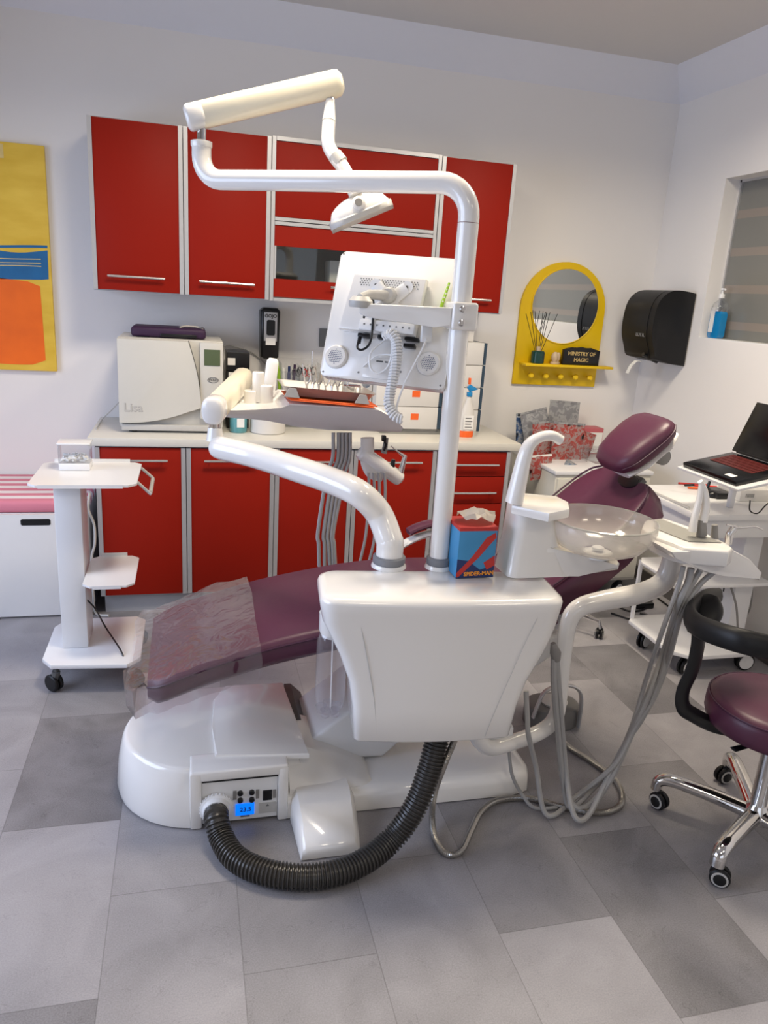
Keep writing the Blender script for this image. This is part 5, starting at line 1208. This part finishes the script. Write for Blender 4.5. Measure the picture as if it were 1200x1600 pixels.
# foot pedal
fp = thing('foot_pedal', 'grey foot control with a wire handle behind the unit', 'foot pedal', A(880, 1150, Z=0))
pcx = A(875, 1145, Z=0); 
b = NB(); rs = []
for z, k in ((.003, 1), (.07, 1), (.082, .94), (.088, .8)): rs.append([Vector((pcx.x+math.copysign(abs(math.cos(a))**.8, math.cos(a))*.115*k, pcx.y+.09+math.sin(a)*.085*k, z)) for a in [2*PI*i/28 for i in range(28)]])
rings(b, rs); obj('pedal_housing', b, 'pedalgrey', fp, angle=40)
b = NB(); lathe(b, [(.05, .088), (.055, .098), (.045, .104), (.01, .105)], (pcx.x, pcx.y+.08, 0), 24); obj('pedal_disc', b, 'lightgrey', fp)
b = NB(); hz_ = [(pcx.x+.085, pcx.y+.012, .01), (pcx.x+.082, pcx.y+.012, .12), (pcx.x+.07, pcx.y+.02, .17), (pcx.x+.03, pcx.y+.03, .19), (pcx.x-.03, pcx.y+.03, .19), (pcx.x-.075, pcx.y+.03, .17), (pcx.x-.095, pcx.y+.03, .12), (pcx.x-.11, pcx.y+.03, .06)]
tube(b, smooth_path(hz_, 6), .010, 10, sx=1.3, sy=.7); obj('handle_loop', b, 'alu', fp)

# ================================================================== STOOL (front right)
_q = A(1182, 1267, Z=.10); SX, SY = _q.x, _q.y; print('stool', SX, SY)
sx_c, sy_c = SX, SY
st = thing('dental_stool', 'purple stool with black back ring and chrome base at the right edge', 'stool', (SX, SY, 0))
b = NB(); lathe(b, [(.13, .405), (.17, .405), (.196, .415), (.203, .438), (.202, .472), (.192, .494), (.168, .505), (.06, .509), (.001, .509)], (SX-.015, SY, 0), 40); obj('seat', b, 'purple', st, angle=60)
b = NB(); tube(b, [Vector((SX-.015+.198*math.cos(a), SY+.198*math.sin(a), .490)) for a in [2*PI*k/40 for k in range(41)]], .003, 6); obj('seat_piping', b, 'purple_side', st)
b = NB(); lathe(b, [(.14, .389), (.15, .393), (.15, .4045)], (SX, SY, 0), 30); obj('seat_plate', b, 'black', st)
b = NB(); tube(b, [(SX-.05, SY-.03, .386), (SX-.19, SY-.05, .380)], [.006, .009], 8, sx=1.4, sy=.5); obj('lever', b, 'black', st)
b = NB(); lathe(b, [(.026, .36), (.030, .365), (.030, .388)], (SX, SY, 0), 20); obj('gas_sleeve', b, 'black', st)
b = NB(); lathe(b, [(.030, .10), (.026, .12), (.025, .36)], (SX, SY, 0), 24); obj('gas_column', b, 'chrome', st)
b = NB(); lathe(b, [(.02, .062), (.045, .07), (.05, .095), (.035, .115), (.028, .13)], (SX, SY, 0), 24); obj('base_hub', b, 'chrome', st)
legs = [A(1040, 1255, Z=.03), A(1100, 1358, Z=.03), A(1155, 1228, Z=.03)]
v1 = (legs[0]-Vector((SX, SY, .03))); a1 = math.atan2(v1.y, v1.x)
v2 = (legs[1]-Vector((SX, SY, .03))); a2 = math.atan2(v2.y, v2.x)
Rl = .30
angs = [a1-.05+k*2*PI/5 for k in range(5)]
for k, a in enumerate(angs):
    d = Vector((math.cos(a), math.sin(a), 0)); s = Vector((-d.y, d.x, 0)); C0 = Vector((SX, SY, 0))
    b = NB(); pth = smooth_path([C0+d*.02+Vector((0, 0, .092)), C0+d*.12+Vector((0, 0, .104)), C0+d*.22+Vector((0, 0, .112)), C0+d*(Rl-.03)+Vector((0, 0, .112)), C0+d*(Rl)+Vector((0, 0, .098)), C0+d*(Rl+.006)+Vector((0, 0, .066))], 5)
    n = len(pth); tube(b, pth, [.028-.006*i/n for i in range(n)], 14, sx=1, sy=.85); obj('leg', b, 'chrome', st, angle=50)
    e = C0+d*Rl; caster(st, e.x, e.y, .030, a+[2.6, 1.9, .5, 1, 2][k], .07, 'lightgrey', .020)
# black back ring
b = NB(); rg = [A(1187, 985, Y=-2.05)]
rp = [(1112, 945), (1085, 950), (1074, 968), (1085, 985), (1110, 998), (1150, 1010), (1200, 1020), (1250, 1028), (1290, 1028)]
cen = Vector((SX+.05, SY-.05, .74))
rpts = [A(1120, 934, Y=-1.70), A(1098, 937, Y=-1.76), A(1078, 958, Y=-1.86), A(1088, 976, Y=-1.96), A(1120, 990, Y=-2.05), A(1160, 1002, Y=-2.12), A(1205, 1012, Y=-2.15), A(1255, 1015, Y=-2.15)]
sp_ = smooth_path(rpts, 6); n = len(sp_)
tube(b, sp_, [.030]*n, 16, sx=.6, sy=1.15); obj('back_ring', b, 'blacksoft', st, angle=60)
b = NB(); pw = smooth_path([A(1086, 990, Y=-1.86), A(1095, 968, Y=-1.84), A(1105, 948, Y=-1.82), A(1112, 932, Y=-1.80)], 5); n = len(pw); tube(b, pw, [.02+.034*math.sin(PI*min(1, (k+.6)/n)) for k in range(n)], 16, sx=1, sy=.5); obj('ring_pad', b, 'blacksoft', st, angle=60)
b = NB(); pp = smooth_path([A(1092, 985, Y=-1.93), A(1090, 1010, Y=-1.93), A(1082, 1045, Y=-1.93), A(1067, 1080, Y=-1.93), A(1068, 1105, Y=-1.93), A(1085, 1118, Y=-1.93), A(1120, 1135, Y=-1.93), Vector((SX-.10, SY, .398))], 6)
tube(b, pp, .021, 10, sx=1.15, sy=.55, up=(0, 1, 0)); obj('ring_bracket', b, 'black', st, angle=50)

# ================================================================== RIGHT TROLLEY WITH LAPTOP
rt = thing('laptop_trolley', 'white tiered trolley against the right wall carrying the laptop', 'trolley', (2.55, -.8, 0))
b = NB(); prism(b, [(2.33, -.56), (2.72, -.56), (2.80, -.64), (2.80, -.96), (2.74, -1.02), (2.36, -1.02), (2.28, -.94), (2.28, -.61)], XY, .105, .125, .003); obj('base_shelf', b, 'whitemetal', rt)
b = NB(); prism(b, [(2.30, -.60), (2.75, -.60), (2.75, -.98), (2.33, -.98), (2.26, -.92), (2.26, -.66)], XY, .44, .456, .003); obj('middle_shelf', b, 'whitemetal', rt)
b = NB(); prism(b, rrect(2.245, 2.82, -1.02, -.50, .05), XY, .775, .80, .006, 2); ts_ = obj('top_shelf', b, 'white2', rt)
b = NB(); box(b, (2.275, -.99, .68), (2.80, -.53, .774), .01); obj('top_box', b, 'white2', rt)
b = NB(); tube(b, [(2.262, -.62, .80), (2.262, -.62, .806), (2.262, -.93, .806), (2.262, -.93, .80)], .007, 8); obj('handle_recess', b, 'lightgrey', rt)
b = NB(); box(b, (2.62, -.90, .1255), (2.72, -.70, .439), .006); box(b, (2.62, -.90, .4565), (2.72, -.70, .6795), .006); cl_ = obj('column', b, 'whitemetal', rt)
b = NB()
for k in range(4): box(b, (2.6185, -.83, .22+k*.045), (2.6195, -.822, .245+k*.045))
obj('column_slots', b, 'black', cl_)
b = NB(); box(b, (2.30, -.60, .1255), (2.315, -.585, .439)); obj('upright', b, 'whitemetal', rt)
LK0, LK1 = A(1067, 722, Z=1.0), A(1150, 752, Z=1.0)
def near(px, py, c, dist):
    best = min((abs((A(px, py, D=2.8+k*.004)-c).length-dist), k) for k in range(320)); return A(px, py, D=2.8+best[1]*.004)
_h = (LK1-LK0).normalized(); _o = min(((abs((A(1140, 699, D=3.36+k*.004)-LK0).length-.29), k) for k in range(160))); LK3 = A(1140, 699, D=3.36+_o[1]*.004)
_b = (LK3-LK0); _b = (_b-_h*_b.dot(_h)).normalized(); print('laptop', LK0, LK1, LK3)
LF = frame(LK0, _h, _b); LW = (LK1-LK0).length
if LF.to_3x3() @ Vector((0, 0, 1)) @ Vector((0, 0, 1)) < 0: LF = LF @ Matrix.Diagonal((1, 1, -1, 1))
b = NB(); box(b, (-.02, -.015, -.034), (LW+.03, .30, -.022), .002, 1, LF); obj('laptop_platform', b, 'whitemetal', rt)
for u_, v_ in ((.03, .26), (LW-.03, .26)):
    e = LF @ Vector((u_, v_, -.035)); b = NB(); box(b, (e.x-.012, e.y-.012, .8005), (e.x+.012, e.y+.012, e.z-.004), .002); obj('stand_post', b, 'whitemetal', rt)
for x, y, a in ((2.36, -.66, 3.6), (2.40, -.95, 3.4), (2.73, -.95, 3.0), (2.72, -.63, 3)): caster(rt, x, y, .044, a, .104, 'white2', .02)
# laptop
lt = thing('laptop', 'open black laptop with dark red keys on the trolley platform', 'laptop', (2.6, -.8, .941))
b = NB(); box(b, (0, 0, -.021), (LW, .25, 0), .004, 2, LF); obj('base', b, 'screen', lt)
b = NB()
for i in range(14):
    for j in range(5): box(b, (LW*.12+i*LW*.055, .105+j*.024, .0001), (LW*.12+i*LW*.055+LW*.045, .125+j*.024, .0016), 0, 1, LF)
obj('keys', b, 'maroon', lt)
b = NB(); box(b, (LW*.72, .02, .0001), (LW*.86, .045, .001), 0, 1, LF); obj('sticker', b, 'paper', lt)
LH0 = LF @ Vector((0, .247, .002)); _t = near(1180, 628, LH0, .235); _t = (_t-LH0); _t = (_t-_h*_t.dot(_h)).normalized()
TFm = frame(LH0, _h, _t)
b = NB(); box(b, (0, .004, -.004), (LW, .235, .004), .002, 2, TFm); obj('screen_lid', b, 'screen', lt)
b = NB(); box(b, (.03, 0, -.006), (LW-.03, .010, .006), .002, 2, TFm); obj('hinge', b, 'blacksoft', lt)

# things on trolley top
pens = [(1060, 755, 1105, 758, 'redcard', 'red and white pen lying at the back of the trolley top'), (1075, 762, 1115, 764, 'orange', 'orange pen lying on the trolley top'), (1070, 758, 1100, 757, 'black', 'black pen lying on the trolley top behind the others'), (1085, 758, 1120, 761, 'pinkstick', 'bright red pen lying beside the orange pen')]
for a1_, b1_, a2_, b2_, mm, lab in pens:
    p, q = A(a1_, b1_, Z=.806), A(a2_, b2_, Z=.806); b = NB(); tube(b, [p, q], .0055, 8); single('pen', b, mm, lab, 'pen', p, group='pens on the trolley')
p = A(1099, 770, Z=.80)+Vector((.02, .0, 0)); cl = thing('curing_light', 'upright black pen light with a red tip on the trolley', 'pen light', p)
b = NB(); tube(b, [p+Vector((-.006, 0, .006)), p+Vector((.012, 0, .10))], .007, 10); obj('barrel', b, 'black', cl)
b = NB(); lathe(b, [(.008, 0), (.011, .006), (.011, .02), (.006, .024)], p+Vector((.012, 0, .101)), 12); obj('red_tip', b, 'pinkstick', cl)
b = NB(); c = A(1118, 776, Z=.802); rings(b, [[Vector((c.x+math.cos(a)*.05*k, c.y+math.sin(a)*.032*k, .8005+z)) for a in [2*PI*i/20 for i in range(20)]] for z, k in ((0, .95), (.012, 1), (.026, .8), (.032, .4))]); single('computer_mouse', b, 'black', 'black computer mouse on the trolley below the laptop', 'mouse', c, angle=50)
wbx = thing('white_device_box', 'white box with a printed code under the laptop platform', 'box', (2.6, -.85, .80))
p0, p1 = A(1155, 783, Z=.803), A(1190, 779, Z=.803)
b = NB(); box(b, (p0.x, p0.y, .8005), (p1.x+.03, p0.y+.16, .855), .003); obj('carton', b, 'box', wbx)
b = NB(); 
for k in range(7): box(b, (p0.x+.03+k*.007, p0.y-.001, .82), (p0.x+.033+k*.007, p0.y-.0001, .838))
obj('printed_bars', b, 'printgrey', wbx)
b = NB(); box(b, (p0.x-.09, p0.y+.04, .8005), (p0.x-.005, p0.y+.16, .83), .004); single('dark_case', b, 'black', 'flat black case beside the white box on the trolley', 'case', (p0.x-.05, p0.y+.1, .8))
b = NB(); tube(b, smooth_path([A(1172, 782, Y=-1.03), A(1172, 798, Y=-1.035), A(1184, 802, Y=-1.035), A(1196, 790, Y=-1.03), A(1210, 780, Y=-1.03)]), .003, 6); single('mouse_cable', b, 'black', 'black cable hanging over the trolley edge', 'cable', A(1184, 802, Y=-1.035))
b = NB(); tube(b, smooth_path([A(1138, 905, Y=-.9), A(1150, 945, Y=-.95), A(1153, 985, Y=-.95), A(1155, 990, Y=-.95)]), .005, 6); single('hanging_cable', b, 'grey', 'grey cable hanging down beside the trolley column', 'cable', A(1155, 990, Y=-.95))
b = NB(); tube(b, smooth_path([A(1200, 800, X=2.85), A(1185, 870, X=2.85), A(1178, 890, X=2.85), A(1172, 950, X=2.82), A(1155, 975, X=2.80)]), .004, 6); single('wall_cable', b, 'grey', 'grey cable hanging down the right wall', 'cable', A(1155, 975, X=2.80))

# ================================================================== WHITE DRAWER CABINET WITH BAGS
dc = thing('drawer_cabinet', 'white mobile drawer cabinet behind the chair headrest', 'cabinet', (2.5, 0, 0))
dx0, dx1, dy0, dy1, dzt = 2.07, 2.66, -.05, .53, .74
b = NB(); box(b, (dx0, dy0, .11), (dx1, dy1, dzt), .004); obj('body', b, 'drawer', dc)
b = NB(); box(b, (dx0-.008, dy0-.01, dzt+.0005), (dx1+.008, dy1, dzt+.022), .003); obj('top', b, 'whitemetal', dc)
for k in range(3):
    b = NB(); box(b, (dx0+.01, dy0-.014, .13+k*.2), (dx1-.01, dy0-.0005, .32+k*.2), .003); d = obj('drawer', b, 'drawer', dc)
b = NB(); box(b, (dx0-.003, dy0+.05, .46), (dx0-.0005, dy0+.1, .52)); obj('side_slot', b, 'black', dc)
for x, y in ((dx0+.06, dy0+.05), (dx1-.06, dy0+.05), (dx0+.06, dy1-.05), (dx1-.06, dy1-.05)): caster(dc, x, y, .04, 3.5, .109, 'white2', .018)
def bag(px, py, w_, h_, mm, lab, y, tilt=0, mm2='clearplastic', yaw=0):
    c = A(px, py, Y=y); base = Vector((c.x, y, dzt+.023)); h0 = c.z-base.z
    t = thing('zip_bag', lab, 'bag', base, group='plastic bags on the white cabinet')
    F = frame(Vector((c.x, y, c.z)), (math.cos(tilt)*math.cos(yaw), math.sin(yaw), math.sin(tilt)), (-math.sin(tilt), 0.12, math.cos(tilt)))
    rr = random.Random(int(px)); b = NB(); g = []
    for i in range(7):
        row = []
        for j in range(7):
            u, v = i/6*2-1, j/6*2-1; k = .018*(1-u*u)*(1-v*v)+rr.uniform(-.003, .003); row.append((u*w_/2, v*h_/2, k))
        g.append(row)
    for s in (1, -1):
        vv = [[b.verts.new(F @ Vector((x, y_, z*s))) for x, y_, z in row] for row in g]
        for i in range(6):
            for j in range(6): b.faces.new((vv[i][j], vv[i+1][j], vv[i+1][j+1], vv[i][j+1]))
    bmesh.ops.remove_doubles(b, verts=b.verts, dist=.0015)
    obj('bag_body', b, mm, t, angle=25)
    b = NB(); box(b, (-w_/2, h_/2-.012, -.004), (w_/2, h_/2, .004), .001, 1, F); obj('zip_strip', b, mm2, t)
bag(822, 672, .13, .20, 'blufoil', 'dark blue bag at the far left of the bag pile', .42, .05)
bag(838, 672, .17, .24, 'foil', 'grey foil bag leaning left in the bag pile', .38, .25, 'foil')
bag(880, 655, .20, .22, 'foil', 'grey foil bag with a silver strip at the back of the pile', .46, -.05, 'foil')
bag(857, 690, .20, .24, 'redfoil', 'red printed bag left of the centre of the pile', .30, .08, 'foil')
bag(887, 690, .20, .22, 'redfoil', 'red printed bag right of the centre of the pile', .25, -.05, 'foil')
bag(910, 700, .12, .20, 'redfoil', 'narrow red bag leaning against the pink folder', .28, -.3, 'redfoil')
bag(845, 730, .14, .14, 'redfoil', 'small red printed bag low at the front left', .14, .1, 'paper')
bag(898, 738, .17, .09, 'blufoil', 'small blue printed bag lying on the cabinet front', .10, -.45, 'foil')
c0_ = A(921, 688, Y=.40); b = NB(); box(b, (c0_.x-.055, .395, dzt+.023), (c0_.x+.085, .50, c0_.z+.075), .003); fo = single('pink_folder_box', b, 'pinkcard', 'pink folder box standing behind the chair headrest', 'box', (c0_.x, .45, dzt+.023))
b = NB(); box(b, (c0_.x-.03, .392, dzt+.03), (c0_.x+.08, .3948, c0_.z+.05)); obj('label', b, 'paper', fo)
c0_ = A(940, 712, Y=.2); cl2 = thing('clear_drawer_box', 'clear plastic box on the white cabinet beside the headrest', 'box', (c0_.x, .2, dzt+.023))
b = NB(); box(b, (c0_.x-.08, .12, dzt+.023), (c0_.x+.10, .30, c0_.z+.03), .004); obj('clear_case', b, 'clearplastic', cl2)
b = NB(); box(b, (c0_.x-.082, .118, c0_.z+.031), (c0_.x+.102, .302, c0_.z+.038), .002); obj('lid', b, 'clearplastic', cl2)
c1_ = A(885, 725, Y=.16)
b = NB(); lathe(b, [(.05, 0), (.055, .003), (.055, .1), (.05, .105)], (c1_.x+.09, .2, dzt+.0235), 24, cap=False); single('clear_tub', b, 'clearplastic', 'clear round tub in front of the bags on the white cabinet', 'tub', (c1_.x+.09, .2, dzt+.0235))
# second stool behind the chair: chrome base with casters
s2 = thing('rolling_stool', 'chrome five-star base of a stool behind the assistant arm', 'stool', (1.95, -.40, 0))
q1 = A(940, 1000, Z=.0); Cx, Cy = 1.97, -.36
b = NB(); lathe(b, [(.03, .09), (.04, .10), (.03, .13), (.022, .14), (.022, .34)], (Cx, Cy, 0), 20); obj('column', b, 'chrome', s2)
a0 = math.atan2(q1.y-Cy, q1.x-Cx)
for k in range(5):
    a = a0+2*PI*k/5; d = Vector((math.cos(a), math.sin(a), 0)); C0 = Vector((Cx, Cy, 0))
    b = NB(); tube(b, [C0+d*.02+Vector((0, 0, .12)), C0+d*.26+Vector((0, 0, .095)), C0+d*.275+Vector((0, 0, .06))], [.014, .012, .010], 10); obj('leg', b, 'chrome', s2)
    e = C0+d*.272; caster(s2, e.x, e.y, .028, a+1.8, .07, 'lightgrey', .018)
b = NB(); lathe(b, [(.10, .34), (.17, .35), (.18, .38), (.17, .42), (.14, .43), (.001, .432)], (Cx, Cy, 0), 32); obj('seat', b, 'purple', s2, angle=60)
# cables on the floor
for k, (pp, lab) in enumerate((([(960, 945), (985, 955), (1010, 950), (1020, 935)], 'black cable coiled on the floor under the white cabinet'), ([(990, 930), (1010, 925), (1035, 940), (1050, 955), (1030, 965), (1000, 958)], 'black cable looping on the floor left of the trolley'), ([(955, 958), (990, 968), (1025, 962), (1045, 975)], 'black cable lying on the floor in front of the trolley base'))):
    b = NB(); tube(b, smooth_path([A(x, y, Z=.006) for x, y in pp]), .005, 6); single('floor_cable', b, 'black', lab, 'cable', A(*pp[0], Z=.006), group='cables on the floor by the trolley')
b = NB(); q = A(1010, 958, Z=.0); box(b, (q.x-.05, q.y+.05, .001), (q.x+.08, q.y+.10, .035), .006); single('power_adapter', b, 'black', 'black power adapter on the floor left of the trolley', 'adapter', (q.x, q.y+.07, 0))
